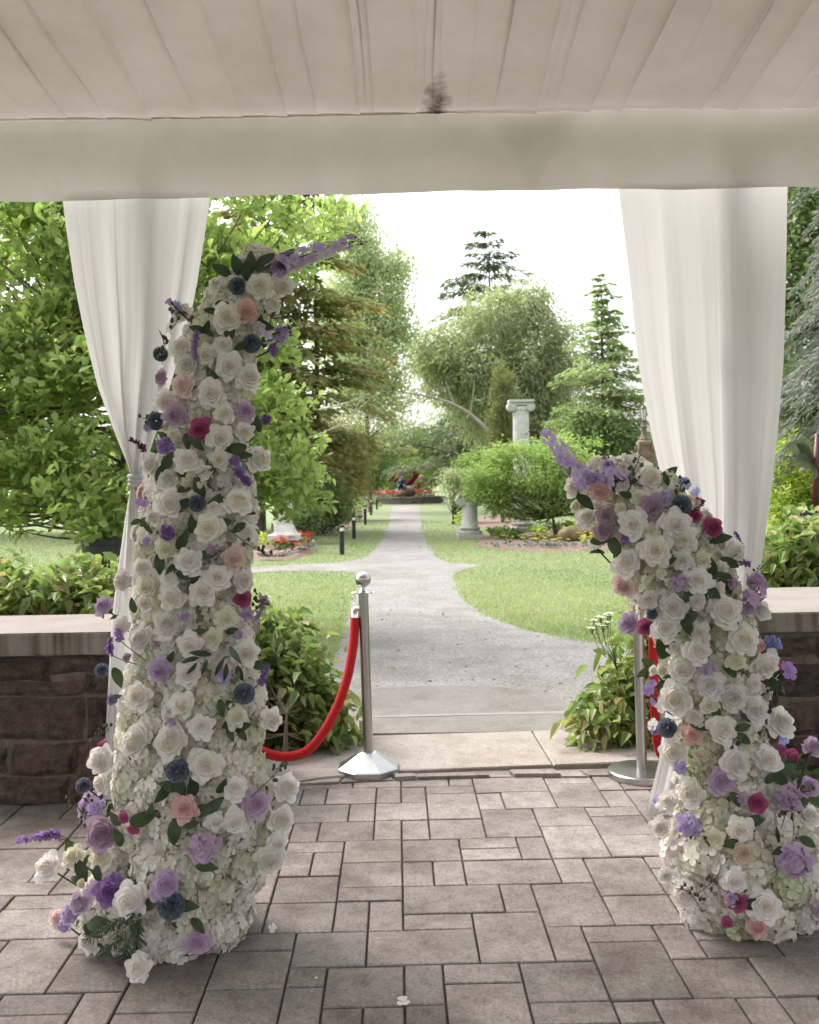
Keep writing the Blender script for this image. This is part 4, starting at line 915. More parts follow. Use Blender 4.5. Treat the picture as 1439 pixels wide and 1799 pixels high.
# grass blades on the lawns
import mathutils
pp = [(p.x, p.y) for p in pth]
PX, PY = np.array([p[0] for p in pp]), np.array([p[1] for p in pp])
def inside(x, y):
    c = np.zeros(len(x), bool); j = len(PX) - 1
    for i in range(len(PX)):
        m = (PY[i] > y) != (PY[j] > y)
        with np.errstate(divide='ignore', invalid='ignore'): c ^= m & (x < (PX[j] - PX[i]) * (y - PY[i]) / (PY[j] - PY[i]) + PX[i])
        j = i
    return c
r = np.random.default_rng(77); n = 260000
yv = 1 / r.uniform(1 / 34, 1 / 5.75, n); xv = r.uniform(-.46, .46, n) * yv
k = ~inside(xv + r.normal(size=n) * .035, yv + r.normal(size=n) * .05)
k &= ~((yv < 6.15) & (xv > -.8) & (xv < 1.25)) & ~((xv < -.6) & (yv < 6.2)) & ~((xv > 1.2) & (yv < 6.8)); xv, yv = xv[k], yv[k]; n = len(xv)
hgt = (.013 + .015 * r.random(n)) * (1 + yv * .03); a = r.uniform(0, 6.28, n); wd = .0022 * (1 + yv * .16)
lean = r.normal(size=(n, 2)) * .35 * hgt[:, None]
V = np.zeros((n, 3, 3)); V[:, 0] = np.stack([xv - np.cos(a) * wd, yv - np.sin(a) * wd, np.full(n, GZ)], 1); V[:, 1] = np.stack([xv + np.cos(a) * wd, yv + np.sin(a) * wd, np.full(n, GZ)], 1)
V[:, 2] = np.stack([xv + lean[:, 0], yv + lean[:, 1], GZ + hgt], 1)
patch = .5 + .2 * np.sin(xv * 1.7 + np.sin(yv * .9)) + .2 * np.sin(yv * 1.1 + xv * .5) + .25 * np.sin(xv * 4.3 + 2 * np.sin(yv * 2.1)) * np.sin(yv * 3.7 + xv)
o = linkobj('lawn_grass', npmesh('lawn_grass', V.reshape(-1, 3), np.arange(n * 3).reshape(-1, 3), np.clip(.65 * patch + .4 * r.random(n), 0, 1)), M['grass']); tag(o, 'short mown grass growing on the lawns beside the gravel path', 'grass', kind='stuff')
n = 420; yv2 = 1 / r.uniform(1 / 22, 1 / 6.2, n); xv2 = r.uniform(-.4, .42, n) * yv2; aa = r.uniform(0, 6.28, n)
o = linkobj('leaf_litter', leaf_mesh('leaf_litter', np.stack([xv2, yv2, np.full(n, GZ + .008)], 1), np.stack([np.cos(aa), np.sin(aa), r.normal(size=n) * .15], 1), np.tile([0, 0, 1.], (n, 1)) + r.normal(size=(n, 3)) * .25, .03 * (.6 + yv2 * .05) * (.6 + .8 * r.random(n)), r.random(n), 'ovate'), leafmat('fallen_leaves', [(.12,.07,.03),(.20,.13,.06),(.16,.18,.08),(.25,.2,.12)], .2, .8)); tag(o, 'small fallen leaves strewn over the path and the lawns', 'leaf litter', kind='stuff')
# pebbles scattered near
n = 9000; yv = 1 / r.uniform(1 / 16, 1 / 5.9, n); xv = r.uniform(-.2, .3, n) * yv; k = inside(xv, yv); xv, yv = xv[k], yv[k]; n = len(xv); s = r.uniform(.003, .007, n) * (1 + yv * .04)
oct_ = np.array([(1,0,0),(-.5,.87,0),(-.5,-.87,0),(0,0,.7)]); V = np.stack([xv, yv, np.full(n, GZ + .004)], 1)[:, None] + oct_[None] * s[:, None, None]
b = np.arange(n)[:, None] * 4; Q = np.concatenate([b + [0, 1, 3], b + [1, 2, 3], b + [2, 0, 3]], 1).reshape(-1, 3)
o = linkobj('loose_gravel', npmesh('loose_gravel', V.reshape(-1, 3), Q), M['gravel']); tag(o, 'loose grey stones strewn over the gravel path', 'gravel', kind='stuff')

# ------------------------------------------------------------------ garden furniture
bol_lab = ['nearest and tallest looking black bollard light left of the path', 'second black bollard light counted from the nearest', 'third black bollard light, middle of the row of five', 'fourth black bollard light, second from the ring planter', 'farthest and smallest looking black bollard light by the ring planter']
for (x, yb, yt), lab in zip([(601,975,923),(622,947,906),(642,922,888),(652,905,877),(662,895,869)], bol_lab):
    p = G(x, yb, GZ); h = P(x, yt, p.y).z - GZ; rr = .047; root = thing('bollard_light', p, lab, 'bollard', 'bollard lights along the path')
    mb = MB(); mb.lathe(p, [(rr, 0), (rr, h - .11), (rr * .8, h - .108)], 14); mb.lathe(p + Vector((0, 0, h - .045)), [(rr * .8, -.002), (rr, 0), (rr, .04), (rr * .9, .045)], 14); mb.box((p.x - rr, p.y - .0, p.z + h - .11), (p.x - rr * .2, p.y + rr * .7, p.z + h - .04)); mb.build('post', M['bollard'], root, True, 40)
    mb = MB(); mb.lathe(p + Vector((rr * .1, -rr * .1, h - .108)), [(rr * .86, 0), (rr * .86, .062)], 12); mb.build('lens', M['lens'], root, True, 40)
def ionic(name, x, yb, yt, ycap, rpx, Yc, label, mat, capital=True, flare=False, z0=None):
    c = gb(x, Yc); k = Yc / F; r0 = rpx * k; zt = P(x, yt, Yc).z - c.z; zc = P(x, ycap, Yc).z - c.z
    root = thing(name, c, label, 'column'); mb = MB()
    mb.box((c.x - r0 * 1.5, c.y - r0 * 1.5, c.z), (c.x + r0 * 1.5, c.y + r0 * 1.5, c.z + r0 * .5))
    b0 = r0 * .5
    mb.lathe(c, [(r0 * 1.42, b0), (r0 * 1.48, b0 + r0 * .18), (r0 * 1.4, b0 + r0 * .36), (r0 * 1.15, b0 + r0 * .42), (r0 * 1.12, b0 + r0 * .52), (r0 * 1.28, b0 + r0 * .62), (r0 * 1.28, b0 + r0 * .76), (r0 * 1.05, b0 + r0 * .85)], 28); mb.build('base', M['marble_old'], root, True, 40)
    mb = MB(); s0 = b0 + r0 * .85; mb.lathe(c, [(r0 * 1.05, s0), (r0, s0 + r0 * .15), (r0 * .97, lerp(s0, zc, .5)), (r0 * .92, zc)], 28); mb.build('shaft', mat, root, True, 40)
    mb = MB(); mb.lathe(c, [(r0 * .93, zc), (r0 * 1.0, zc + r0 * .08), (r0 * 1.0, zc + r0 * .5)], 24)
    top = zt
    if capital:
        hb = top - zc
        for sx in (-1, 1):
            vc = c + Vector((sx * r0 * 1.08, 0, zc + hb * .38)); R = hb * .42
            for kk, (rr, dd) in enumerate(((R, .86), (R * .72, .9), (R * .42, .94), (R * .18, .97))):
                V = []; n_ = 20
                for yy_ in (-r0 * dd, r0 * dd):
                    for q in range(n_): a = 2 * math.pi * q / n_; V.append(vc + Vector((rr * math.cos(a), yy_, rr * math.sin(a))))
                mb.add(V, [(q, (q + 1) % n_, n_ + (q + 1) % n_, n_ + q) for q in range(n_)] + [tuple(range(n_)), tuple(range(n_, 2 * n_))[::-1]])
                if kk in (0, 1, 2): mb.torus(vc + Vector((0, -r0 * dd, 0)), rr * .93, rr * .07, (0, 1, 0), 20, 5)
        mb.box((c.x - r0 * 1.15, c.y - r0 * .8, c.z + zc + hb * .5), (c.x + r0 * 1.15, c.y + r0 * .8, c.z + zc + hb * .8))
        mb.box((c.x - r0 * 1.42, c.y - r0 * 1.2, c.z + zc + hb * .8), (c.x + r0 * 1.42, c.y + r0 * 1.2, c.z + top))
    mb.build('capital', mat, root, True, 35); return root
ionic('stone_column', 917, 945, 703, 722, 15.2, 25.5, 'tall white ionic column rising out of the layered green shrub', M['marble'])
ionic('stone_column', 824, 944, 866, 888, 14.6, 24.2, 'short white ionic column stub at the right path edge', M['marble'])
# pedestal left, half behind the magnolia
c = gb(498, 20.5); root = thing('stone_pedestal', c, 'white square pedestal with stepped base half hidden behind the magnolia', 'column'); k = 20.5 / F
for nm, w0, y0, y1 in (('plinth', 27, 948, 939), ('base', 22, 939, 931), ('base', 18, 931, 922), ('shaft', 12.5, 922, 830)):
    mb = MB(); z0, z1 = P(498, y0, 20.5).z, P(498, y1, 20.5).z; w1 = w0 * (.8 if nm == 'base' else 1) * k; w0 *= k
    V = [(c.x + sx * w0, c.y + sy * w0, z0) for sx, sy in ((-1,-1),(1,-1),(1,1),(-1,1))] + [(c.x + sx * w1, c.y + sy * w1, z1) for sx, sy in ((-1,-1),(1,-1),(1,1),(-1,1))]
    mb.add(V, [(3,2,1,0),(4,5,6,7),(0,1,5,4),(1,2,6,5),(2,3,7,6),(3,0,4,7)]); mb.build(nm, M['marble'], root)
# iron arch over the path
Ya = 36; c = gb(712, Ya); root = thing('garden_arch', c, 'thin rusty iron hoop arching over the path before the heart', 'arch'); mb = MB()
rx = 102 * Ya / F; zt = P(712, 782, Ya).z; zs = P(712, 832, Ya).z
pts = [Vector((c.x - rx, Ya, GZ))] + [Vector((c.x + rx * math.cos(a), Ya, zs + (zt - zs) * math.sin(a))) for a in np.linspace(math.pi, 0, 25)] + [Vector((c.x + rx, Ya, GZ))]
mb.tube(pts, .026, 6); mb.build('hoop', M['iron'], root, True)
for dx in (-1, 1):
    mb = MB(); mb.box((c.x + dx * rx - .06, Ya - .06, GZ), (c.x + dx * rx + .06, Ya + .06, GZ + .02)); mb.build('foot_plate', M['iron'], root)
# ring planter with boulder, heart and little figure
c = ring_c; root = thing('ring_planter', c, 'round low stone planter at the end of the path', 'planter'); R = 2.36
mb = MB(); mb.lathe(c, [(R, 0), (R, .30), (R - .22, .30), (R - .22, .1)], 48); mb.build('wall', M['boulder'], root, True, 35)
mb = MB(); mb.lathe(c, [(R + .07, .303), (R + .07, .40), (R - .26, .40), (R - .26, .303)], 48); mb.build('coping', M['coping'], root, True, 35)
mb = MB(); mb.lathe(c, [(R - .25, .25), (R - .25, .33)], 32); mb.build('soil', M['mulch'], root)
r_ = random.Random(12); pts = []
for _ in range(150): a, q = r_.uniform(0, 6.28), (R - .35) * math.sqrt(r_.random()); pts.append(c + Vector((q * math.cos(a), q * math.sin(a), .33)))
flowers('bedding_flowers', 'flowers', 'pink and red bedding flowers filling the ring planter', c + Vector((0, 0, .33)), pts, .13, M['petal_rose'], M['leaf_mid'], (.2, .42), 4, .12, seed=111, nf=2)
boulder('boulder', P(711, 866, 57.6), .60, .45, .42, M['boulder'], 'grey green boulder in the ring planter carrying the figure', 5)
hc = P(711, 841, 58.9); hr = thing('heart_ornament', hc, 'dark red flower covered heart standing in the ring planter', 'sculpture'); k = 58.9 / F
hp = []
for i in range(41):
    t = math.pi * 2 * i / 40; hp.append(hc + Vector((16 * math.sin(t) ** 3 * 1.22 * k, 0, (13 * math.cos(t) - 5 * math.cos(2 * t) - 2 * math.cos(3 * t) - math.cos(4 * t) + 2) * 1.05 * k)))
mb = MB(); mb.tube(hp, .15, 7, False); mb.build('frame', M['petal_dark'], hr, True)
r = np.random.default_rng(8); n = 1500; q = r.integers(0, 40, n); C = np.array([hp[i] for i in q]) * 1.0; nx_ = np.array([hp[i + 1] for i in q]); C = C + (nx_ - C) * r.random((n, 1)); D = rand_dirs(n, r)
linkobj('blossoms', leaf_mesh('blossoms', C + D * .09, D, rand_dirs(n, r), .11 * (.6 + .7 * r.random(n)), r.random(n), 'round'), M['petal_dark'], hr)
mb = MB(); mb.tube([hp[20], Vector((hp[20].x, hp[20].y, GZ + .3))], .05, 6); mb.build('post', M['iron'], hr)
# seated little figure, navy
f = P(706, 855, 57.5); fr = thing('seated_statue', f, 'small navy painted seated figure with dark hair on the boulder in front of the heart', 'statue')
mb = MB(); mb.tube(spline([f + Vector((0, 0, -.05)), f + Vector((-.02, 0, .18)), f + Vector((-.02, -.02, .36)), f + Vector((-.01, -.02, .46))], 4), [.17,.18,.19,.19,.19,.18,.18,.17,.16,.13,.09,.06,.05], 10)
for s_ in (-1, 1):
    mb.tube(spline([f + Vector((s_ * .16, -.02, .38)), f + Vector((s_ * .26, -.08, .2)), f + Vector((s_ * .14 + .08, -.22, .08))], 4), .05, 7); mb.tube(spline([f + Vector((s_ * .1, -.05, 0)), f + Vector((s_ * .16, -.35, .08)), f + Vector((s_ * .17, -.42, -.2))], 4), .075, 7)
mb.build('body', pmat('navy', (.03, .04, .075), (.02, .025, .05), 10, .6), fr, True)
mb = MB(); mb.ball(f + Vector((-.0, -.03, .57)), .11, 12, (.9, .95, 1.1)); mb.ball(f + Vector((0, -.14, .55)), .022, 6); mb.build('head', pmat('cream_paint', (.62, .52, .42), (.5, .4, .3), 9, .6), fr, True)
mb = MB(); mb.ball(f + Vector((-.01, 0, .61)), .125, 12, (.95, .9, .85)); mb.ball(f + Vector((-.08, .02, .52)), .07, 8, (.7, .8, 1.2)); mb.build('hair', pmat('hair', (.02, .015, .012), (.01, .01, .01), 9, .6), fr, True)
flowers('azalea_bush', 'shrub', 'salmon orange flowering bush beyond the heart', gb(734, 66), [gb(734, 66) + Vector((r_.gauss(0, .14), r_.gauss(0, .2), r_.uniform(0, 1.1))) for _ in range(60)], .16, M['petal_orange'], M['leaf_mid'], (.1, .6), 3, .15, seed=113, nf=2)
# carved lamp post
Yl = 30; k = Yl / F; c = gb(1133, Yl); root = thing('lamp_post', c, 'carved brown stone lamp post with a glazed lantern beside the sheer curtain', 'lamp post'); zz = lambda y: P(1133, y, Yl).z - c.z
mb = MB(); s4 = math.pi / 4
mb.lathe(c, [(26 * k, 0), (26 * k, zz(880)), (19 * k, zz(872)), (18.5 * k, zz(806)), (21 * k, zz(803)), (21 * k, zz(797)), (15 * k, zz(794)), (14.5 * k, zz(784)), (17 * k, zz(782)), (17 * k, zz(776)), (11 * k, zz(773))], 4, s4); mb.build('pedestal', M['lampstone'], root)
for sx, sy in ((-1,-1),(1,-1),(1,1),(-1,1)):
    mb = MB(); mb.lathe(c + Vector((sx * 12 * k, sy * 12 * k, 0)), [(2.6 * k, zz(800)), (2.2 * k, zz(790)), (2.6 * k, zz(783))], 8); mb.build('colonnette', M['lampstone'], root, True)
mb = MB(); mb.lathe(c, [(8 * k, zz(775)), (9 * k, zz(771)), (5.5 * k, zz(767)), (5 * k, zz(752)), (6.5 * k, zz(750)), (4.5 * k, zz(747)), (3.6 * k, zz(741)), (5.5 * k, zz(739)), (3 * k, zz(738))], 12); mb.build('shaft', M['lampstone'], root, True, 40)
mb = MB(); mb.lathe(c, [(3.4 * k, zz(737.5)), (6.3 * k, zz(719)), (6.3 * k, zz(718.6))], 6); lg = mb.build('lantern', M['lampglass'], root)
mb = MB()
for q in range(6):
    a = q * math.pi / 3; mb.tube([c + Vector((3.5 * k * math.cos(a), 3.5 * k * math.sin(a), zz(737.5))), c + Vector((6.5 * k * math.cos(a), 6.5 * k * math.sin(a), zz(718)))], .008, 5)
mb.lathe(c, [(7.2 * k, zz(718.4)), (7 * k, zz(717)), (3 * k, zz(713)), (.8 * k, zz(711)), (.6 * k, zz(708))], 6); of = mb.build('lantern_frame', M['iron'], None); of.parent = lg

# ------------------------------------------------------------------ chrome posts and red ropes
pl = G(648, 1357); pl.z = 0
root = thing('stanchion', pl, 'chrome post with ball top and eight sided pyramid base, left of the path', 'stanchion', 'chrome rope posts')
top = P(641, 1041, pl.y); lean = Vector((top.x - pl.x - .0, 0, 0)) * .0
mb = MB(); mb.lathe(pl, [(.157, .004), (.157, .032), (.152, .036), (.040, .102), (.030, .104)], 8, math.pi / 8); mb.build('base', M['steel'], root)
hp_ = top.z; mb = MB(); mb.tube([pl + Vector((0, 0, .1)), Vector((pl.x - .012, pl.y, hp_))], .0245, 24); mb.build('pole', M['steel'], root, True, 40)
tc = Vector((pl.x - .012, pl.y, hp_)); mb = MB(); mb.lathe(tc, [(.026, -.006), (.036, -.002), (.036, .002), (.026, .004), (.018, .01), (.010, .024), (.012, .03)], 24); mb.build('collar', M['chrome'], root, True, 40)
mb = MB(); mb.ball(tc + Vector((0, 0, .064)), .0385, 24); mb.build('ball_finial', M['steel'], root, True)
for a in (math.pi, 0): 
    mb = MB(); mb.torus(tc + Vector((.044 * math.cos(a), 0, 0)), .013, .0028, (0, 0, 1), 14, 6); mb.build('ring', M['chrome'], root, True)
pr = G(1128, 1364); pr.z = 0
root = thing('stanchion', pr, 'chrome post with flat top and round disc base, right of the path', 'stanchion', 'chrome rope posts')
mb = MB(); mb.lathe(pr, [(.160, .003), (.160, .030), (.155, .035), (.05, .038), (.026, .040)], 48); mb.build('base', M['steel'], root, True, 35)
hr_ = P(1124, 1060, pr.y).z; mb = MB(); mb.tube([pr + Vector((0, 0, .035)), Vector((pr.x - .006, pr.y, hr_))], .0245, 24); mb.build('pole', M['steel'], root, True, 40)
tr_ = Vector((pr.x - .006, pr.y, hr_)); mb = MB(); mb.lathe(tr_, [(.026, -.004), (.046, 0), (.046, .004), (.022, .006), (.02, .03), (.028, .034), (.028, .045), (.01, .05)], 28); mb.build('collar', M['chrome'], root, True, 40)
def rope(pts, label, rad, hooks):
    root = thing('velvet_rope', pts[0], label, 'rope')
    sp = spline(pts, 9); mb = MB(); mb.tube(sp, rad, 16); o = mb.build('velvet_sleeve', M['velvet'], root, True)
    for end, hk in ((0, hooks[0]), (-1, hooks[1])):
        p = sp[end]; q = sp[1] if end == 0 else sp[-2]; d = (p - q).normalized()
        mb = MB(); ctr = [p - d * .004, p + d * .035, p + d * .045, p + d * .053]; mb.tube(ctr, [rad * 1.06, rad * 1.06, rad * .8, rad * .3], 16); cap_ = mb.build('end_cap', M['chrome'], root, True, 40)
        mb = MB(); e = p + d * .052; L = (hk - e).length; n_ = max(2, int(L / .014))
        for i in range(n_): mb.torus(e.lerp(hk, (i + .5) / n_), .008, .002, (1, 0, 0) if i % 2 else (0, 1, 0), 10, 5)
        oc = mb.build('hook_chain', M['chrome'], None, True); oc.parent = cap_; oc.location = (0, 0, 0)
wallhook = P(352, 1160, YL - .07)
rope([P(624, 1084, pl.y - .0), P(621, 1130, pl.y - .02), P(609, 1195, pl.y - .06), P(583, 1262, pl.y - .1), P(546, 1314, pl.y - .14), P(508, 1329, pl.y - .17), P(466, 1322, pl.y - .2), P(420, 1290, pl.y - .24), P(385, 1240, 4.46), P(362, 1195, 4.44)],
     'red velvet rope hanging from the ball topped post down behind the left flowers', .0225, (tc + Vector((-.05, 0, 0)), wallhook))
mb = MB(); mb.torus(wallhook, .02, .004, (1, 0, 0), 14, 6); mb.tube([wallhook + Vector((0, .02, 0)), wallhook + Vector((0, .08, 0))], .006, 8); o = mb.build('wall_ring', M['chrome'], None, True); tag(o, 'chrome ring hook on the left wall end behind the flowers', 'hook')
wr = P(1215, 1105, YR - .08)
rope([P(1147, 1095, pr.y), P(1148, 1160, pr.y), P(1150, 1240, pr.y), P(1155, 1305, pr.y + .01), P(1166, 1328, pr.y + .02), P(1178, 1305, pr.y + .01), P(1186, 1240, pr.y + .01), P(1196, 1160, pr.y), P(1210, 1125, YR - .1)],
     'red velvet rope doubled back in a tight loop beside the disc based post', .0225, (tr_ + Vector((.046, 0, 0)), wr))
mb = MB(); mb.torus(wr, .02, .004, (1, 0, 0), 14, 6); mb.tube([wr + Vector((0, .02, 0)), wr + Vector((0, .09, 0))], .006, 8); o = mb.build('wall_ring', M['chrome'], None, True); tag(o, 'chrome ring hook on the right wall end behind the flowers', 'hook')

pc = gb(1118, 62); pc.z = P(1118, 826, 62).z - .05; root = thing('person', pc, 'distant person in white clothes standing on the far lawn beside the lamp post', 'person')
mb = MB(); mb.lathe(pc, [(.10, .0), (.13, .4), (.17, .85), (.19, .95), (.16, 1.1), (.2, 1.38), (.12, 1.46), (.05, 1.5)], 10); mb.tube([pc + Vector((.19, 0, 1.36)), pc + Vector((.24, -.02, 1.08)), pc + Vector((.2, -.1, .85))], [.06, .05, .04], 6); mb.tube([pc + Vector((-.19, 0, 1.36)), pc + Vector((-.25, 0, 1.08)), pc + Vector((-.22, -.06, .84))], [.06, .05, .04], 6)
mb.build('body', M['petal_white'], root, True)
mb = MB(); mb.ball(pc + Vector((0, 0, 1.62)), .11, 10, (.85, .95, 1.15)); mb.build('head', pmat('skin_tone', (.45, .30, .22), (.4, .26, .2), 9, .6), root, True)

# ------------------------------------------------------------------ flowers: one mesh per kind, shared
def smooth(x): x = max(0, min(1, x)); return x * x * (3 - 2 * x)
def rose_geo(seed, n=27, openn=1.0, ruff=.035, NS=6, NW=7):
    """petal rims climb a dome from a tight spiral heart to a loose outer ring"""
    r = random.Random(seed); V = []; Fs = []; T = []
    for i in range(n):
        t = i / (n - 1); phi = i * 2.39996 + r.uniform(-.3, .3)
        rho = (.035 + .945 * t ** .95) * r.uniform(.94, 1.05); h = .50 * (1 - t ** 1.6) * (1.25 - .25 * openn) - .12 * t + r.uniform(-.03, .03)
        half = lerp(2.0, .62, min(1, t * 1.35) ** .6) * r.uniform(.9, 1.12); sd = r.uniform(0, 6.28); o = len(V); pt = r.uniform(.02, .16) * t
        c0, c1, c2 = (.05 + .05 * t, -.52), (rho * lerp(1.04, .62, t ** .8), h - lerp(.42, .20, t)), (rho, h)
        for j in range(NS):
            s = j / (NS - 1); x0 = (1 - s) ** 2 * c0[0] + 2 * s * (1 - s) * c1[0] + s * s * c2[0]; z0 = (1 - s) ** 2 * c0[1] + 2 * s * (1 - s) * c1[1] + s * s * c2[1]
            cl = smooth((s - .72) / .28) * t * openn; wp = .45 + .55 * math.sin(math.pi * min(1, .15 + .62 * s))
            for k in range(NW):
                wv = (k / (NW - 1)) * 2 - 1; aw = abs(wv); ang = wv * half * wp
                drop = .20 * aw ** 2.4 * s * s * (.5 + .5 * t)
                rad = x0 + cl * (.10 + .05 * math.cos(2.5 * wv + sd)) - drop * .75 * t + .03 * wv * (1 - .4 * t) + pt * (1 - aw) * s * s * .5 + ruff * t * s * math.cos(4.3 * wv + sd)
                zz = z0 - cl * .13 - drop + ruff * s * math.sin(5.1 * wv + sd) * (.4 + t)
                V.append((rad * math.cos(phi + ang), rad * math.sin(phi + ang), zz)); T.append(t * (.6 + .4 * s))
        for j in range(NS - 1):
            for k in range(NW - 1): q = o + j * NW + k; Fs.append((q, q + 1, q + NW + 1, q + NW))
    o = len(V); m = 14; prf = []
    for q in range(8):
        x = .80 * q / 7; tt = x / .98; prf.append((x, .50 * (1 - tt ** 1.6) * (1.25 - .25 * openn) - .12 * tt - .16 - .06 * tt))
    for (a, b) in prf:
        for k in range(m): V.append((a * math.cos(k * 6.2832 / m), a * math.sin(k * 6.2832 / m), b)); T.append(.35)
    for j in range(7):
        for k in range(m): k2 = (k + 1) % m; Fs.append((o + j * m + k, o + (j + 1) * m + k, o + (j + 1) * m + k2, o + j * m + k2))
    o = len(V); m = 10
    for (a, b) in ((.06, -.66), (.22, -.56), (.34, -.36)):
        for k in range(m): V.append((a * math.cos(k * 6.2832 / m), a * math.sin(k * 6.2832 / m), b)); T.append(1)
    for j in range(2):
        for k in range(m): k2 = (k + 1) % m; Fs.append((o + j * m + k, o + j * m + k2, o + (j + 1) * m + k2, o + (j + 1) * m + k))
    return V, Fs, T
def floret_pts(r, c, nrm, size, npet, V, Fs, T, tv, cup=.25, wid=.55):
    nrm = nrm.normalized(); a = nrm.orthogonal().normalized(); b = nrm.cross(a); p0 = r.uniform(0, 6.28)
    for k in range(npet):
        an = p0 + k * 6.2832 / npet + r.uniform(-.12, .12); d = a * math.cos(an) + b * math.sin(an); s = nrm.cross(d); L = size * r.uniform(.88, 1.1); cu = cup + r.uniform(-.18, .22); o = len(V); wd = L * wid
        V += [c, c + d * L * .45 + s * wd * .75 + nrm * L * (cu * .5 + .10), c + d * L * .85 + s * wd * .85 + nrm * L * (cu * .9), c + d * L * 1.05 + nrm * L * cu * .75, c + d * L * .85 - s * wd * .85 + nrm * L * (cu * .9), c + d * L * .45 - s * wd * .75 + nrm * L * (cu * .5 + .10), c + d * L * .6 + nrm * L * cu * .35]
        T += [0.1] + [tv] * 5 + [tv * .7]
        Fs += [(o, o + 1, o + 6), (o + 1, o + 2, o + 6), (o + 2, o + 3, o + 6), (o + 3, o + 4, o + 6), (o + 4, o + 5, o + 6), (o + 5, o, o + 6)]
def hydrangea_geo(seed, n=40):
    r = random.Random(seed); V = []; Fs = []; T = []
    for i in range(n):
        zc = 1 - 1.35 * (i + .5) / n; ph = i * 2.39996 + r.uniform(-.2, .2); q = math.sqrt(max(0, 1 - zc * zc)); d = Vector((q * math.cos(ph), q * math.sin(ph), zc))
        rad = r.uniform(.74, .95); floret_pts(r, d * rad, (d + Vector((r.gauss(0, .22), r.gauss(0, .22), r.gauss(0, .22)))), {0: .37, 1: .33, 2: .40, 3: .30, 4: .36}[seed % 5] * r.uniform(.85, 1.15), 4, V, Fs, T, r.uniform(.3, 1))
    return V, Fs, T
def pompom_geo(seed, n=70):
    r = random.Random(seed); V = []; Fs = []; T = []
    for i in range(n):
        zc = 1 - 1.2 * (i + .5) / n; ph = i * 2.39996; q = math.sqrt(max(0, 1 - zc * zc)); d = Vector((q * math.cos(ph), q * math.sin(ph), zc)); a = d.orthogonal().normalized(); a.rotate(Matrix.Rotation(r.uniform(0, 6.28), 3, d)); b = d.cross(a); o = len(V); tv = r.random()
        for s in range(3):
            for k in range(5): V.append(d * (.35 + .32 * s) + a * (k - 2) * .10 * (1 + s * .3) + b * (.06 * s * math.sin(k * 2.1 + i) + .04 * s)); T.append(tv * (.3 + .35 * s))
        for s in range(2):
            for k in range(4): q_ = o + s * 5 + k; Fs.append((q_, q_ + 1, q_ + 6, q_ + 5))
    return V, Fs, T
def peony_geo(seed, n=34):
    """loose ruffled petals (lilac hydrangea-like sprays)"""
    r = random.Random(seed); V = []; Fs = []; T = []
    for i in range(n):
        t = i / n; d = Vector((math.cos(i * 2.4) * math.sin(.2 + 1.3 * t), math.sin(i * 2.4) * math.sin(.2 + 1.3 * t), math.cos(.2 + 1.3 * t)))
        floret_pts(r, d * .55, d + Vector((r.gauss(0, .4), r.gauss(0, .4), r.gauss(0, .3))), r.uniform(.42, .6), 2, V, Fs, T, r.uniform(.3, 1), .2, .62)
    return V, Fs, T
def small_flower_geo(seed, npet=5):
    r = random.Random(seed); V = []; Fs = []; T = []; floret_pts(r, Vector((0, 0, 0)), Vector((0, 0, 1)), 1, npet, V, Fs, T, .9, .2, .5); return V, Fs, T
def leafblade_geo(seed, wid=.30):
    r = random.Random(seed); V = []; Fs = []; n = 7; cv = r.uniform(.15, .45)
    for i in range(n):
        t = i / (n - 1); wd = wid * math.sin(math.pi * (t * .92 + .05)) ** .8 * (1 - .25 * t); zz = .10 * math.sin(t * 2) - cv * t * t
        V += [(t, -wd, zz + .07 * wd / wid + .015 * math.sin(9 * t)), (t, 0, zz), (t, wd, zz + .07 * wd / wid - .015 * math.sin(9 * t))]
    for i in range(n - 1):
        for k in range(2): q = i * 3 + k; Fs.append((q, q + 1, q + 4, q + 3))
    return V, Fs, [r.random()] * len(V)
PC = {'W': ((.85,.82,.795), (.80,.73,.61)), 'C': ((.79,.77,.66), (.74,.71,.50)), 'G': ((.75,.715,.70), (.70,.66,.61)), 'L': ((.56,.43,.58), (.46,.31,.49)), 'A': ((.47,.34,.44), (.38,.25,.35)), 'D': ((.27,.15,.37), (.21,.11,.31)),
      'P': ((.74,.50,.47), (.68,.38,.36)), 'Q': ((.80,.62,.60), (.78,.55,.52)), 'M': ((.46,.115,.25), (.36,.06,.16)), 'B': ((.25,.285,.36), (.15,.18,.25)), 'V': ((.40,.25,.55), (.30,.16,.45)), 'K': ((.33,.36,.66), (.24,.26,.56)),
      'E': ((.70,.56,.46), (.62,.44,.33)), 'F': ((.62, .52, .76), (.44, .30, .64)), 'H': ((.74,.725,.61), (.64,.64,.46)), 'I': ((.84,.82,.74), (.75,.73,.58)), 'J': ((.66,.69,.50), (.52,.57,.33)), 'T': ((.17,.05,.09), (.12,.03,.06))}
PM = {k: petalmat('petal_' + n, *PC[k]) for k, n in dict(W='white', C='cream', G='greyish', L='lilac', A='mauve', D='violet', P='pink', Q='pale_pink', M='magenta', B='slate', V='purple', K='periwinkle', E='peach', F='lavender', H='ivory', I='ivory_white', J='greenish', T='burgundy').items()}
M['rose_leaf'] = leafmat('rose_leaf', [(.020,.036,.016),(.035,.055,.025),(.055,.085,.035)], .2, .45)
M['soft_leaf'] = leafmat('soft_leaf', [(.06,.09,.055),(.09,.125,.075)], .25, .5)
GEO = {}
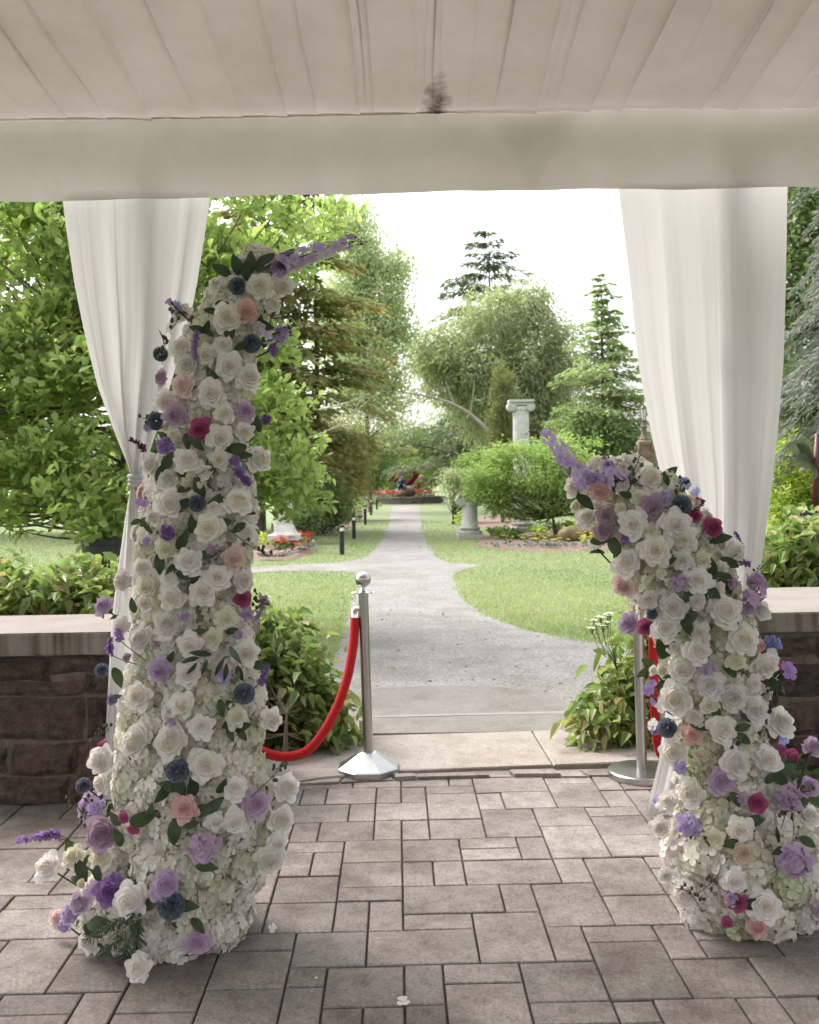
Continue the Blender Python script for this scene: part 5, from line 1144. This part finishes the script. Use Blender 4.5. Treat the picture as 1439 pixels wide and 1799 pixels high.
def flower_mesh(kind, col, var):
    key = (kind, col, var)
    if key not in GEO:
        g = {'rose': lambda: rose_geo(var * 7 + 1, 25 + var, .8 + .08 * var), 'bud': lambda: rose_geo(var + 40, 16, .35, .02), 'ranunculus': lambda: rose_geo(var + 60, 36, .30, .015), 'hydrangea': lambda: hydrangea_geo(var + 5),
             'thistle_bloom': lambda: pompom_geo(var + 9), 'petal_spray': lambda: peony_geo(var + 17), 'small_bloom': lambda: small_flower_geo(var), 'leaf': lambda: leafblade_geo(var), 'long_leaf': lambda: leafblade_geo(var + 9, .17)}[kind]()
        me = pymesh(kind, *g[:2], True, g[2]); me.materials.append(M[col] if col in M else PM[col]); GEO[key] = me
    return GEO[key]
def place(root, kind, col, p, nrm, size, spin=None, name=None):
    var = random.randrange({'rose': 6, 'hydrangea': 5}.get(kind, 3)); o = bpy.data.objects.new(name or kind, flower_mesh(kind, col, var)); COL.objects.link(o); o.parent = root
    q = Vector(nrm).to_track_quat('Z', 'Y') @ Matrix.Rotation(random.uniform(0, 6.28) if spin is None else spin, 3, 'Z').to_quaternion()
    o.matrix_local = Matrix.Translation(Vector(p) - Vector(root.location)) @ q.to_matrix().to_4x4() @ Matrix.Scale(size, 4); return o
def place_leaf(root, p, d, up, size, mat='rose_leaf', kind='leaf'):
    o = bpy.data.objects.new('leaf', flower_mesh(kind, mat, random.randrange(4))); COL.objects.link(o); o.parent = root
    x = Vector(d).normalized(); y = Vector(up).cross(x).normalized(); z = x.cross(y)
    o.matrix_local = Matrix.Translation(Vector(p) - Vector(root.location)) @ Matrix((x, y, z)).transposed().to_4x4() @ Matrix.Scale(size, 4); return o
CAMP = Vector((0, 0, H))
class Arch:
    def __init__(s, label, Y, outline, basepx):
        s.Y, s.out = Y, outline; b = P(*basepx, Y); s.root = thing('flower_column', (b.x, Y, 0), label, 'flower arrangement', 'halves of the broken flower arch')
        s.k = Y / F; s.used = []
    def ext(s, y): l, r = prof(s.out, y); return (l + r) / 2, (r - l) / 2
    def surf(s, x, y, sink=1.0):
        cx, hw = s.ext(y); q = max(-1.15, min(1.15, (x - cx) / hw)); dep = math.sqrt(max(0, 1 - min(1, abs(q)) ** 2)); hwm = min(hw * s.k, .34)
        Yp = s.Y - hwm * .78 * dep * sink; n = Vector((q, -dep - .15, .10)).normalized(); return P(x, y, Yp), n
    def core(s, stand):
        ys = [r_[0] for r_ in s.out]; V = []; Fs = []; m = 16; yy = np.arange(ys[0], ys[-1] + 1, 22)
        for y in yy:
            cx, hw = s.ext(y)
            for k in range(m):
                a = 6.2832 * k / m; Yp = s.Y + min(hw * s.k, .34) * .60 * math.sin(a); p = P(cx + hw * .66 * math.cos(a) * s.Y / Yp, y, Yp); V.append((p.x, p.y, max(.01, p.z)))
        for j in range(len(yy) - 1):
            for k in range(m): k2 = (k + 1) % m; Fs.append((j * m + k, j * m + k2, (j + 1) * m + k2, (j + 1) * m + k))
        Fs += [tuple(range(m)), tuple((len(yy) - 1) * m + k for k in range(m))[::-1]]
        linkobj('floral_foam', pymesh('floral_foam', V, Fs, True), M['core'], s.root)
        mb = MB(); mb.tube([P(x, y, s.Y) if i else Vector((P(x, y, s.Y).x, s.Y, .0)) for i, (x, y) in enumerate(stand)], .016, 8); mb.build('stand', M['white_frame'], s.root, True)
    def fill(s, step, cols, rad=(.062, .085), bare=0):
        y = s.out[0][0] + 10
        while y < s.out[-1][0] - 6:
            cx, hw = s.ext(y); a0 = random.uniform(0, 6.28); hwm = min(hw * s.k, .34); n = max(6, int(3.9 * (hw * s.k + hwm * .78) / 2 / .066 * .75))
            for i in range(n):
                a = a0 + 6.2832 * i / n + random.uniform(-.2, .2); R = random.uniform(*rad); Yp = s.Y + (hwm * .80 - R * .85) * math.sin(a); yj = y + random.uniform(-14, 14)
                p = P(cx + (hw - 8 - R / s.k * 1.0) * math.cos(a), yj, Yp); p.z = max(p.z, R * .55)
                place(s.root, 'hydrangea', random.choice(cols), p, (math.cos(a) + random.gauss(0, .15), math.sin(a) * 1.0, .25 + random.gauss(0, .2)), R)
            y += step
    def bloom(s, x, y, dpx, col, kind='rose', face=.5):
        s.used.append((x, y, dpx)); p, n = s.surf(x, y); R = dpx / 2 * s.k * 1.04; cx, hw = s.ext(y); tc = (CAMP - p).normalized()
        nn = (n * (1 - face) + tc * face + Vector((random.gauss(0, .16), 0, random.gauss(0, .16)))).normalized()
        p2 = p + (p - P(cx, y, s.Y)).normalized() * .02 + (n + tc) * R * .32
        outp = abs(x - cx) - hw
        if outp > 18:                                     # stands off the body on a stem
            p2 = P(x, y, s.Y - .05 + random.uniform(-.03, .03)); nn = (tc * .8 + Vector((math.copysign(.5, x - cx), 0, .25))).normalized()
            xi = cx + math.copysign(hw * .6, x - cx); q = P(xi, y + 40 + outp * .3, s.Y); b = p2 - nn * R * .5
            mb = MB(); mb.tube(spline([q, (q + b) / 2 + Vector((0, 0, -.02)), b], 4), .0028, 6); mb.build('stem', M['stem'], s.root, True)
            for _ in range(2):
                t = random.uniform(.35, .8); place_leaf(s.root, q.lerp(b, t), Vector((random.gauss(0, 1), -.5, random.gauss(0, 1))), (0, -.6, 1), random.uniform(.035, .055))
        if p2.z < R * .7: p2.z = R * .7
        place(s.root, kind, col, p2, nn, R / {'rose': .98, 'bud': .95, 'ranunculus': .95,'thistle_bloom': 1.02, 'petal_spray': 1.0, 'small_bloom': .9, 'hydrangea': 1.1}[kind])
    def leaf(s, x, y, dpx, ang=None, mat='rose_leaf', kind='leaf', out=.035):
        p, n = s.surf(x, y); tc = (CAMP - p).normalized(); p = p + n * out; a = math.radians(ang if ang is not None else random.uniform(0, 360))
        d = Vector((math.cos(a), -.25, math.sin(a))); L = dpx * s.k * 1.15; place_leaf(s.root, p - d * L * .5, d, tc + Vector((random.gauss(0, .25), 0, random.gauss(0, .25))), L, mat, kind)
    def path(s, pts, dy=0):
        out = []
        for x, y in pts:
            cx, hw = s.ext(y); p, n = s.surf(x, y)
            out.append(p + n * .05 + Vector((0, dy, 0)) if abs(x - cx) < hw else P(x, y, s.Y - .06 + dy))
        return spline(out, 8)
    def spike(s, pts, col, size, name='delphinium', buds=.25, n=None, col2=None):
        sp = s.path(pts); L = sum((b - a).length for a, b in zip(sp, sp[1:])); n = n or int(L / (size * .36)); V = []; Fs = []; T = []; r = random
        for i in range(n):
            t = i / n * (1 - buds); f = t * (len(sp) - 1); q = int(f); c = sp[q].lerp(sp[q + 1], f - q); ax = (sp[q + 1] - sp[q]).normalized(); sz = size * (1 - .55 * t) * r.uniform(.8, 1.15)
            a = ax.orthogonal(); a.rotate(Matrix.Rotation(i * 2.4, 3, ax)); d = (a.normalized() + ax * .25 + Vector((0, -.35, 0))).normalized(); floret_pts(r, c + d * sz * .45, d, sz * .62, 5, V, Fs, T, r.uniform(.2, 1), .3, .5)
        linkobj(name, pymesh(name, V, Fs, True, T), PM[col], s.root)
        mb = MB(); mb.tube(sp, [lerp(.003, .001, i / (len(sp) - 1)) for i in range(len(sp))], 5); m = 9
        for i in range(m):
            t = 1 - buds + buds * i / m; f = min(t, .999) * (len(sp) - 1); q = int(f); c = sp[q].lerp(sp[q + 1], f - q); o_ = Vector((r.gauss(0, 1), r.gauss(0, .5), r.gauss(0, 1))).normalized() * size * .28; mb.tube([c, c + o_], .0008, 3, False); mb.ball(c + o_, size * .085 * (1.2 - .6 * i / m), 6)
        mb.build('spike_stem', M['stem'], s.root, True)
    def lavender(s, pts, col, size=.011, frac=.45, name='lavender_sprig'):
        sp = s.path(pts); V = []; Fs = []; T = []; r = random; n = 30
        for i in range(n):
            f = (1 - frac + frac * i / n) * (len(sp) - 1); q = min(int(f), len(sp) - 2); c = sp[q].lerp(sp[q + 1], f - q); ax = (sp[q + 1] - sp[q]).normalized(); a = ax.orthogonal(); a.rotate(Matrix.Rotation(r.uniform(0, 6.28), 3, ax))
            floret_pts(r, c, a + ax * .8, size * r.uniform(.8, 1.3) * (1.25 - .5 * i / n), 3, V, Fs, T, r.random(), .6, .4)
        linkobj(name, pymesh(name, V, Fs, True, T), PM[col], s.root); mb = MB(); mb.tube(sp, .0016, 5); mb.build('sprig_stem', M['stem'], s.root, True)
    def twig(s, pts, leafpx=14, n=8, col='stem'):
        sp = s.path(pts); mb = MB(); mb.tube(sp, .0015, 5); r = random
        for i in range(n):
            f = (.3 + .7 * i / n) * (len(sp) - 1.01); q = int(f); c = sp[q].lerp(sp[q + 1], f - q); o_ = Vector((r.gauss(0, 1), r.gauss(0, .5), r.gauss(0, 1))).normalized() * leafpx * s.k * .7; mb.tube([c, c + o_], .0009, 4, False); mb.ball(c + o_, leafpx * s.k * .22, 6, (1, 1, 1.3))
        mb.build('twig', M[col], s.root, True)

def cv(crop, lst): ox, oy, sc_ = crop; return [(ox + x / sc_, oy + y / sc_, d / sc_, *rest) for x, y, d, *rest in lst]
CA, CB, CC = (150, 400, 2.878), (150, 900, 3.6), (0, 1300, 2.616)
CD, CE = (920, 750, 2.773), (1000, 1200, 3.0)
# ---- tall left half
left = Arch('tall left half of the flower arch, white roses with lilac accents, curving to the right at its top', 3.18,
    [(468,405,500),(500,378,503),(530,358,490),(560,330,478),(620,305,460),(680,298,452),(740,280,448),(800,262,450),(860,245,458),(920,238,468),(980,224,455),(1040,226,448),(1100,226,452),(1160,216,462),(1220,203,478),(1280,192,478),(1340,190,472),(1400,188,486),(1460,178,488),(1520,165,478),(1580,126,458),(1640,130,450),(1692,185,440)], (310, 1640))
left.core([(310, 1640), (330, 1200), (350, 850), (385, 620), (450, 500), (530, 460), (590, 440)])
left.fill(33,['I','I','H','H','W','W','W','I'], (.055, .078))
for x, y, d, c in cv(CA, [(870,300,130,'W'),(965,300,115,'W'),(725,460,150,'W'),(805,430,115,'P'),(700,290,95,'W'),(530,430,115,'W'),(520,605,110,'W'),(715,705,140,'W'),(800,760,130,'W'),(640,840,145,'W'),(525,800,112,'Q'),(425,760,95,'L'),(490,950,122,'L'),(780,930,105,'L'),
        (690,940,105,'W'),(670,1065,132,'W'),(450,880,115,'W'),(840,1170,130,'W'),(370,1200,115,'W'),(530,1180,132,'W'),(750,1380,145,'W'),(460,1390,145,'W'),(1020,170,105,'W')]): left.bloom(x, y, d, c)
for x, y, d, c in cv(CA, [(590,1020,112,'M')]): left.bloom(x, y, d, c, 'ranunculus', .7)
for x, y, d, c in cv(CA, [(545,1255,55,'C'),(520,1295,55,'C'),(580,1300,55,'C'),(555,1350,60,'C'),(475,1045,60,'C'),(885,455,50,'C'),(935,460,45,'C'),(615,575,60,'C'),(490,1060,50,'C')]): left.bloom(x, y, d, c, 'bud', .7)
for x, y, d in cv(CA, [(785,300,85),(815,590,90),(405,980,90),(425,640,75),(570,1395,80)]): left.bloom(x, y, d, 'B', 'thistle_bloom')
for x, y, d, c in cv(CA, [(445,1105,95,'V'),(930,545,100,'F'),(900,620,70,'V'),(750,1230,65,'K'),(735,1175,60,'V'),(785,1280,55,'V'),(360,1010,60,'F'),(960,195,60,'V'),(870,970,60,'D')]): left.bloom(x, y, d, c, 'petal_spray')
for x, y, d, c in cv(CA, [(475,510,60,'W'),(425,375,36,'V'),(465,395,48,'K'),(310,1385,40,'V'),(335,1392,40,'V'),(1015,520,50,'F')]): left.bloom(x, y, d, c, 'small_bloom')
for x, y, d, c in cv(CB, [(775,100,172,'W'),(545,230,135,'C'),(660,310,172,'W'),(815,415,168,'W'),(735,505,168,'W'),(570,540,162,'W'),(295,435,150,'G'),(910,290,152,'Q'),(550,700,180,'G'),(865,670,145,'C'),(290,710,140,'W'),(980,890,160,'W'),(505,1000,156,'L'),(655,1025,152,'W'),(380,1160,172,'W'),
        (620,1215,164,'W'),(930,1290,145,'C'),(730,1350,152,'W'),(1130,1310,152,'W'),(375,1415,152,'W'),(565,1415,190,'W'),(105,590,125,'L')]): left.bloom(x, y, d, c)
left.bloom(150 + 955/3.6, 900 + 545/3.6, 30, 'M', 'ranunculus', .8); left.bloom(150 + 310/3.6, 900 + 920/3.6, 19, 'A', 'bud')
for x, y, d, k in cv(CB, [(970,1145,125,1),(160,1000,90,1)]): left.bloom(x, y, d, 'B', 'thistle_bloom', .7)
for x, y, d, c in cv(CB, [(555,130,110,'D'),(435,185,70,'F'),(930,770,75,'L'),(850,1030,105,'F'),(230,1185,75,'V'),(560,1330,75,'L'),(980,640,95,'L'),(785,240,80,'A'),(640,655,70,'L'),(480,840,60,'L')]): left.bloom(x, y, d, c, 'petal_spray')
for x, y, d, c in cv(CC, [(790,15,142,'W'),(650,20,132,'W'),(940,110,146,'W'),(510,95,140,'W'),(505,200,105,'W'),(1060,370,112,'W'),(980,375,82,'W'),(1325,215,130,'W'),(1255,365,122,'W'),(1205,550,132,'W'),(1060,220,112,'W'),(1235,480,102,'W'),(620,730,152,'W'),(210,580,130,'W'),(330,535,112,'C'),(505,540,102,'C'),
        (450,925,112,'W'),(405,300,132,'L'),(520,425,152,'A'),(1145,290,126,'L'),(770,660,132,'L'),(895,920,116,'L'),(540,690,125,'D'),(855,310,116,'P'),(260,815,95,'Q')]): left.bloom(x, y, d, c)
for x, y, d, c in cv(CC, [(600,355,60,'M'),(640,405,60,'M'),(410,660,45,'C')]): left.bloom(x, y, d, c, 'bud')
left.bloom(505/2.616, 1300 + 25/2.616, 22, 'M', 'bud')
for x, y, d in cv(CC, [(825,140,95),(790,755,112),(385,210,70)]): left.bloom(x, y, d, 'B', 'thistle_bloom')
for x, y, d, c in cv(CC, [(930,480,145,'L'),(490,310,90,'F'),(455,360,70,'L'),(420,740,100,'L'),(370,800,90,'F'),(340,850,70,'F'),(560,640,80,'V')]): left.bloom(x, y, d, c, 'petal_spray')
for x, y, d, c in cv(CC, [(470,670,60,'L'),(450,720,55,'L'),(400,770,55,'L'),(1215,865,40,'W')]): left.bloom(x, y, d, c, 'small_bloom')
# leaves
for x, y, d, a in cv(CA, [(735,225,90,150),(800,205,100,110),(850,190,95,80),(905,190,110,40),(830,235,80,95),(985,150,70,30),(865,505,105,-20),(600,525,70,170),(640,515,60,60),(650,545,50,-40),(715,398,60,0),(910,425,90,40),(540,1085,70,-80),(580,1100,70,-50),(740,1125,95,190),(420,1260,90,-100),(455,1185,90,60),
        (620,1255,85,20),(510,1245,60,150),(800,1050,80,60),(830,1000,70,100),(440,1060,60,150),(650,1400,90,60),(520,1400,80,200),(780,610,80,190),(690,1395,80,120)]): left.leaf(x, y, d, a)
for x, y, d, a in cv(CB, [(575,400,120,-100),(640,400,80,-30),(770,270,95,10),(365,590,80,100),(275,1040,110,-60),(640,180,110,60),(510,330,110,-80),(440,60,80,40),(450,95,80,-70),(385,65,60,200),(905,745,70,20),(950,280,60,-30),(900,1400,75,-60),(965,1400,75,-50),(970,1350,95,25),(850,1230,90,-80),(905,1225,85,-50),
        (950,1015,80,-70),(1060,965,100,0),(570,915,70,50),(735,750,60,20),(210,590,60,20),(175,650,50,-60),(265,1165,60,20)]): left.leaf(x, y, d, a)
for x, y, d, a in cv(CB, [(740,880,110,170),(690,920,90,190),(760,970,80,-110),(700,975,75,-130),(830,970,90,-120),(862,1000,90,-95),(905,895,110,-55),(915,1040,80,-110)]): left.leaf(x, y, d, a, 'soft_leaf' if random.random() < .5 else 'rose_leaf', 'long_leaf', .07)
for x, y, d, a in cv(CC, [(770,235,90,-120),(800,200,80,160),(845,205,80,-60),(895,200,90,80),(820,410,95,-90),(885,375,60,20),(940,310,90,20),(980,290,80,40),(945,565,80,0),(400,570,90,200),(430,600,90,-60),(370,500,70,90),(500,610,70,-80),(690,350,110,20),(720,320,60,60),(500,830,100,10),(470,865,80,-30),(720,730,80,40),(860,745,80,0),(905,835,70,-40),(430,560,80,40),(590,440,70,100)]): left.leaf(x, y, d, a)
left.spike([(478,478),(500,462),(560,440),(612,425),(641,424)], 'F', .046, buds=.2, n=22)
left.spike([(445,600),(470,585),(500,575),(512,580)], 'F', .036, buds=.1, n=9)
left.lavender([(358,640),(357,610),(362,590)], 'V', .010, .9); left.lavender([(275,797),(250,784),(229,771)], 'T', .009, .75, 'burgundy_sprig'); left.lavender([(275,1158),(240,1125),(207,1103)], 'V', .010); left.lavender([(262,1165),(225,1150),(194,1122)], 'V', .010)
left.lavender([(130,1480),(100,1472),(66,1470),(30,1478)], 'V', .013, .55); left.lavender([(130,1483),(105,1467),(80,1466)], 'V', .012, .5); left.lavender([(425,1215),(442,1195),(450,1172)], 'V', .011, .6); left.lavender([(455,1040),(442,1060),(430,1090)], 'L', .012, .7)
left.lavender([(395,820),(410,835),(425,855)], 'D', .010, .6)
for pts in ([(300,580),(312,560),(298,535)], [(275,735),(262,735),(252,735)], [(170,1460),(145,1430),(125,1400)], [(185,1440),(160,1415),(135,1395)], [(430,1395),(460,1360),(470,1340)], [(445,1120),(470,1105),(480,1090)], [(420,1080),(440,1060),(448,1040)], [(230,1560),(250,1600),(210,1640)], [(480,560),(510,555),(530,550)], [(215,1285),(190,1282),(165,1297)], [(395,930),(430,965),(470,970)], [(285,640),(290,610),(280,580)]): left.twig(pts)
for pts in ([(250,1590),(225,1640),(205,1665)], [(262,1600),(245,1640),(232,1680)], [(240,1595),(210,1620),(180,1640)], [(255,1610),(255,1650),(250,1672)]):
    sp = left.path(pts); PP, DD = [], []
    for q in range(110):
        f = random.random() * (len(sp) - 1.01); i_ = int(f); p = sp[i_].lerp(sp[i_ + 1], f - i_); ax = (sp[i_ + 1] - sp[i_]).normalized(); PP.append(p); DD.append(ax * .7 + Vector((random.gauss(0, .6), random.gauss(0, .4) - .2, random.gauss(0, .5))))
    linkobj('rosemary_spray', leaf_mesh('rosemary_spray', PP, DD, RNG.normal(size=(110, 3)), .024 * (.7 + .6 * RNG.random(110)), RNG.random(110), 'needle'), M['soft_leaf'], left.root)
def more(A_, n, cols, lo, hi):
    """roses in the gaps the list above leaves between the larger blooms"""
    got = 0
    for _ in range(6000):
        if got >= n: break
        y = random.uniform(lo, hi); cx, hw = A_.ext(y); x = random.uniform(cx - hw * .74, cx + hw * .74); dpx = random.uniform(28, 54)
        if all((x - u) ** 2 + (y - v) ** 2 > ((dpx + w_) * .43) ** 2 for u, v, w_ in A_.used): A_.bloom(x, y, dpx, random.choice(cols)); got += 1
more(left, 20,'WWWWWGGC', 500, 1180)
# back and flanks, unseen from the photograph but there
def backs(A_, n, cols):
    for _ in range(n):
        y = random.uniform(A_.out[0][0] + 20, A_.out[-1][0] - 40); cx, hw = A_.ext(y); a = random.uniform(.1, math.pi - .1); hwm = min(hw * A_.k, .34); p = P(cx + hw * math.cos(a), y, A_.Y + hwm * .8 * math.sin(a)); p.z = max(p.z, .05)
        place(A_.root, 'rose', random.choice(cols), p, (math.cos(a), math.sin(a), .1), random.uniform(.032, .046))
def sprinkle(A_, n):
    for _ in range(n):
        y = random.uniform(A_.out[0][0] + 15, A_.out[-1][0] - 60); cx, hw = A_.ext(y); A_.leaf(cx + random.uniform(-.85, .85) * hw, y, random.uniform(22, 34), None, 'rose_leaf', random.choice(['leaf', 'leaf', 'long_leaf']), .03)
sprinkle(left, 20)
backs(left,34, 'WWWWCLGQ')
# ---- short right half
right = Arch('short right half of the flower arch, white roses with lilac accents, curving to the left at its top', 3.24,
    [(826,1012,1140),(850,1022,1180),(880,1030,1220),(930,1052,1262),(980,1078,1296),(1030,1092,1312),(1080,1120,1325),(1140,1160,1352),(1200,1170,1350),(1260,1170,1345),(1320,1178,1368),(1380,1182,1380),(1440,1178,1400),(1500,1150,1448),(1560,1168,1470),(1620,1190,1475),(1662,1240,1440)], (1320, 1620))
right.core([(1320, 1620), (1290, 1350), (1260, 1150), (1190, 1000), (1110, 900), (1030, 830)])
right.fill(33,['I','H','H','W','J','I'], (.055, .078))
for x, y, d, c in cv(CD, [(290,290,110,'W'),(585,250,130,'W'),(545,475,140,'W'),(720,475,150,'W'),(755,545,132,'W'),(650,600,150,'W'),(530,660,142,'W'),(345,440,112,'W'),(980,610,132,'W'),(830,745,132,'W'),(740,880,132,'G'),(950,895,162,'W'),(715,975,142,'W'),(860,1090,132,'W'),(1035,1035,152,'W'),(800,1180,142,'W'),
        (1135,1160,142,'W'),(910,1250,142,'G'),(995,1320,122,'G'),(770,1320,152,'W'),(855,1000,102,'G'),(765,650,102,'G'),(630,510,82,'C'),(850,650,92,'C'),(560,345,92,'C'),(1080,1360,112,'W'),(1105,890,112,'G'),(400,315,112,'P'),(1120,1065,62,'P'),(620,390,122,'A'),(425,505,112,'A'),(430,430,102,'A'),(555,955,116,'L')]): right.bloom(x, y, d, c)
for x, y, d, c in cv(CD, [(425,395,60,'C'),(485,400,60,'C'),(290,385,60,'C'),(680,712,56,'C'),(615,745,52,'C'),(715,755,48,'C'),(1020,1230,60,'C'),(985,1220,46,'C'),(705,1185,60,'C'),(630,1185,52,'W')]): right.bloom(x, y, d, c, 'bud', .7)
for x, y, d, c in cv(CD, [(520,775,110,'Q'),(800,435,70,'M'),(880,490,102,'M'),(630,975,82,'M')]): right.bloom(x, y, d, c, 'ranunculus', .6)
for x, y, d in cv(CD, [(730,385,100),(650,910,52)]): right.bloom(x, y, d, 'B', 'thistle_bloom')
for x, y, d, c in cv(CD, [(660,345,75,'F'),(520,545,60,'V'),(890,1170,85,'L'),(760,760,90,'L'),(1155,1055,95,'K'),(350,250,90,'F'),(395,255,70,'F'),(410,190,70,'F'),(980,760,70,'L')]): right.bloom(x, y, d, c, 'petal_spray')
for x, y, d, c in cv(CD, [(605,1290,40,'V'),(655,1280,60,'K'),(630,1250,40,'V'),(785,275,60,'K'),(800,315,44,'K'),(675,1340,45,'V'),(380,580,60,'W'),(345,580,40,'W'),(1290,1190,80,'V'),(1265,1175,60,'M'),(1190,1220,40,'W')]): right.bloom(x, y, d, c, 'small_bloom')
for x, y, d, c in cv(CE, [(595,90,150,'W'),(850,65,132,'G'),(940,140,140,'G'),(800,240,152,'W'),(1125,205,160,'W'),(590,360,150,'W'),(865,420,162,'G'),(1005,400,132,'W'),(665,570,150,'W'),(560,620,112,'W'),(890,770,132,'W'),(875,1035,122,'W'),(1020,1170,162,'W'),(640,1110,132,'W'),(910,890,102,'E'),(775,810,102,'C'),(520,760,102,'W'),
        (1270,700,132,'W'),(990,690,92,'G'),(800,515,142,'L'),(1265,540,132,'L'),(1290,330,112,'L'),(670,270,112,'P'),(990,1285,112,'P'),(545,1010,80,'W')]): right.bloom(x, y, d, c)
for x, y, d, c in cv(CE, [(965,630,102,'M'),(1130,380,80,'M'),(895,1155,92,'M')]): right.bloom(x, y, d, c, 'ranunculus', .7)
for x, y, d, c in cv(CE, [(1075,350,60,'M'),(1190,390,60,'M'),(845,1260,62,'M'),(700,375,50,'E'),(690,420,52,'J')]): right.bloom(x, y, d, c, 'bud')
right.bloom(1000 + 555/3, 1200 + 235/3, 33, 'B', 'thistle_bloom')
for x, y, d, c in cv(CE, [(660,740,132,'F'),(1140,930,190,'L'),(1085,600,170,'L'),(1290,1200,120,'L'),(620,440,80,'F'),(850,1130,80,'L'),(525,620,80,'F'),(500,250,60,'K'),(1310,890,80,'V'),(900,600,70,'L')]): right.bloom(x, y, d, c, 'petal_spray')
for x, y, d, c in cv(CE, [(485,220,60,'W'),(1080,300,60,'K'),(520,130,50,'W')]): right.bloom(x, y, d, c, 'small_bloom')
for x, y, d, a in cv(CD, [(415,555,80,10),(475,590,100,-70),(465,290,80,80),(490,300,80,50),(500,335,60,-20),(455,310,60,130),(880,680,80,100),(915,730,80,20),(795,820,80,-60),(890,805,80,-40),(700,1080,80,-80),(755,1070,80,-30),(800,975,80,-70),(800,930,80,30),(915,550,90,20),(960,665,80,-30),(1000,1165,90,0),(985,1190,60,140),(1020,1150,50,60),
        (660,230,80,40),(650,265,50,-80),(340,370,90,-40),(320,350,60,120),(850,825,80,90),(740,920,60,160),(635,1200,60,200),(660,1150,60,-20),(700,650,80,30)]): right.leaf(x, y, d, a)
for x, y, d, a in cv(CE, [(695,215,90,-10),(880,225,70,20),(885,285,80,-30),(760,150,80,-70),(828,320,50,-60),(1080,450,110,20),(1060,500,100,-40),(1195,600,110,20),(1200,510,120,30),(950,710,90,20),(950,1140,90,20),(1260,630,120,-45),(640,275,80,-60),(1110,420,80,70),(840,830,80,180),(1180,640,60,-60),(1240,480,60,60),(1150,480,90,200),(1060,870,60,200),(860,600,80,-50),(1200,830,80,-30)]): right.leaf(x, y, d, a)
right.spike([(1046,850),(1020,825),(985,790),(958,768),(928,757)], 'F', .045, buds=.2, n=20)
right.spike([(1085,850),(1072,830),(1060,800),(1052,790)], 'F', .040, buds=.55, n=6)
right.spike([(1288,1060),(1305,1035),(1325,1012),(1352,985)], 'L', .046, buds=.3, n=22)
for pts in ([(1262,980),(1275,965),(1292,935)], [(1265,985),(1285,992),(1312,990)]): right.lavender(pts, 'D', .008, .7)
right.lavender([(1195,900),(1210,885),(1224,875)], 'T', .006, .9, 'burgundy_sprig')
for pts in ([(1330,1230),(1355,1195),(1382,1175)], [(1340,1230),(1365,1205),(1395,1195)], [(1240,1590),(1220,1560),(1200,1555)], [(1235,1560),(1250,1545),(1262,1530)], [(1180,875),(1195,855),(1205,842)], [(1385,1440),(1400,1390),(1420,1330)], [(1370,1460),(1395,1400),(1425,1390)], [(1350,1450),(1358,1420),(1370,1400)], [(1140,860),(1145,840),(1142,825)], [(1090,850),(1100,830),(1108,800)]): right.twig(pts)
mb = MB(); mb.tube(spline([P(1385, 1480, 3.2), P(1398, 1400, 3.16), P(1425, 1320, 3.14)], 5), .004, 6); mb.tube(spline([P(1375, 1480, 3.2), P(1380, 1400, 3.18), P(1378, 1340, 3.16)], 5), .003, 6); mb.build('stem', M['stem'], right.root, True)
more(right, 16,'WWWWGGC', 850, 1260)
sprinkle(right, 16)
backs(right,30, 'WWWWCLGQ')
# fallen blooms and petals on the paving
c = G(241, 1722); root = thing('fallen_rose', c, 'white rose lying on the paving at the front foot of the left flower column', 'flower')
place(root, 'rose', 'W', c + Vector((0, 0, .036)), (-.2, -.8, .45), .044)
c = G(709, 1763); root = thing('fallen_floret', c, 'small white five petalled floret lying alone on the paving', 'flower'); place(root, 'small_bloom', 'W', c + Vector((0, 0, .004)), (0.05, -.12, 1), .020)
c = G(555, 1722); root = thing('fallen_petal', c, 'tiny white petal lying in a joint between pavers', 'petal'); place_leaf(root, c + Vector((0, 0, .004)), (.2, 1, 0), (0, 0, 1), .014)
root.children[0].data = pymesh('petal', *leafblade_geo(3)[:2], True, leafblade_geo(3)[2]); root.children[0].data.materials.append(PM['W']); root.children[0].name = 'petal'
c = G(1195, 1490); root = thing('fallen_floret', c, 'crumpled white floret on the paving beside the right flower column', 'flower'); place(root, 'small_bloom', 'W', c + Vector((0, 0, .012)), (-.3, -.5, .8), .022)
for x, y, lb in ((48, 1418, 'dry brown leaf at the foot of the left stone wall'), (1046, 1323, 'curled brown leaf on the pale slab before the right shrub')):
    c = G(x, y); root = thing('dry_leaf', c, lb, 'leaf'); me = pymesh('blade', *leafblade_geo(5)[:2], True); me.materials.append(pmat('dry_leaf', (.28, .13, .07), (.16, .07, .04), 20, .8)); o = linkobj('blade', me, None, root); o.matrix_local = Matrix.Translation((0, 0, .03)) @ Matrix.Rotation(.4, 4, 'Z') @ Matrix.Scale(.06, 4)
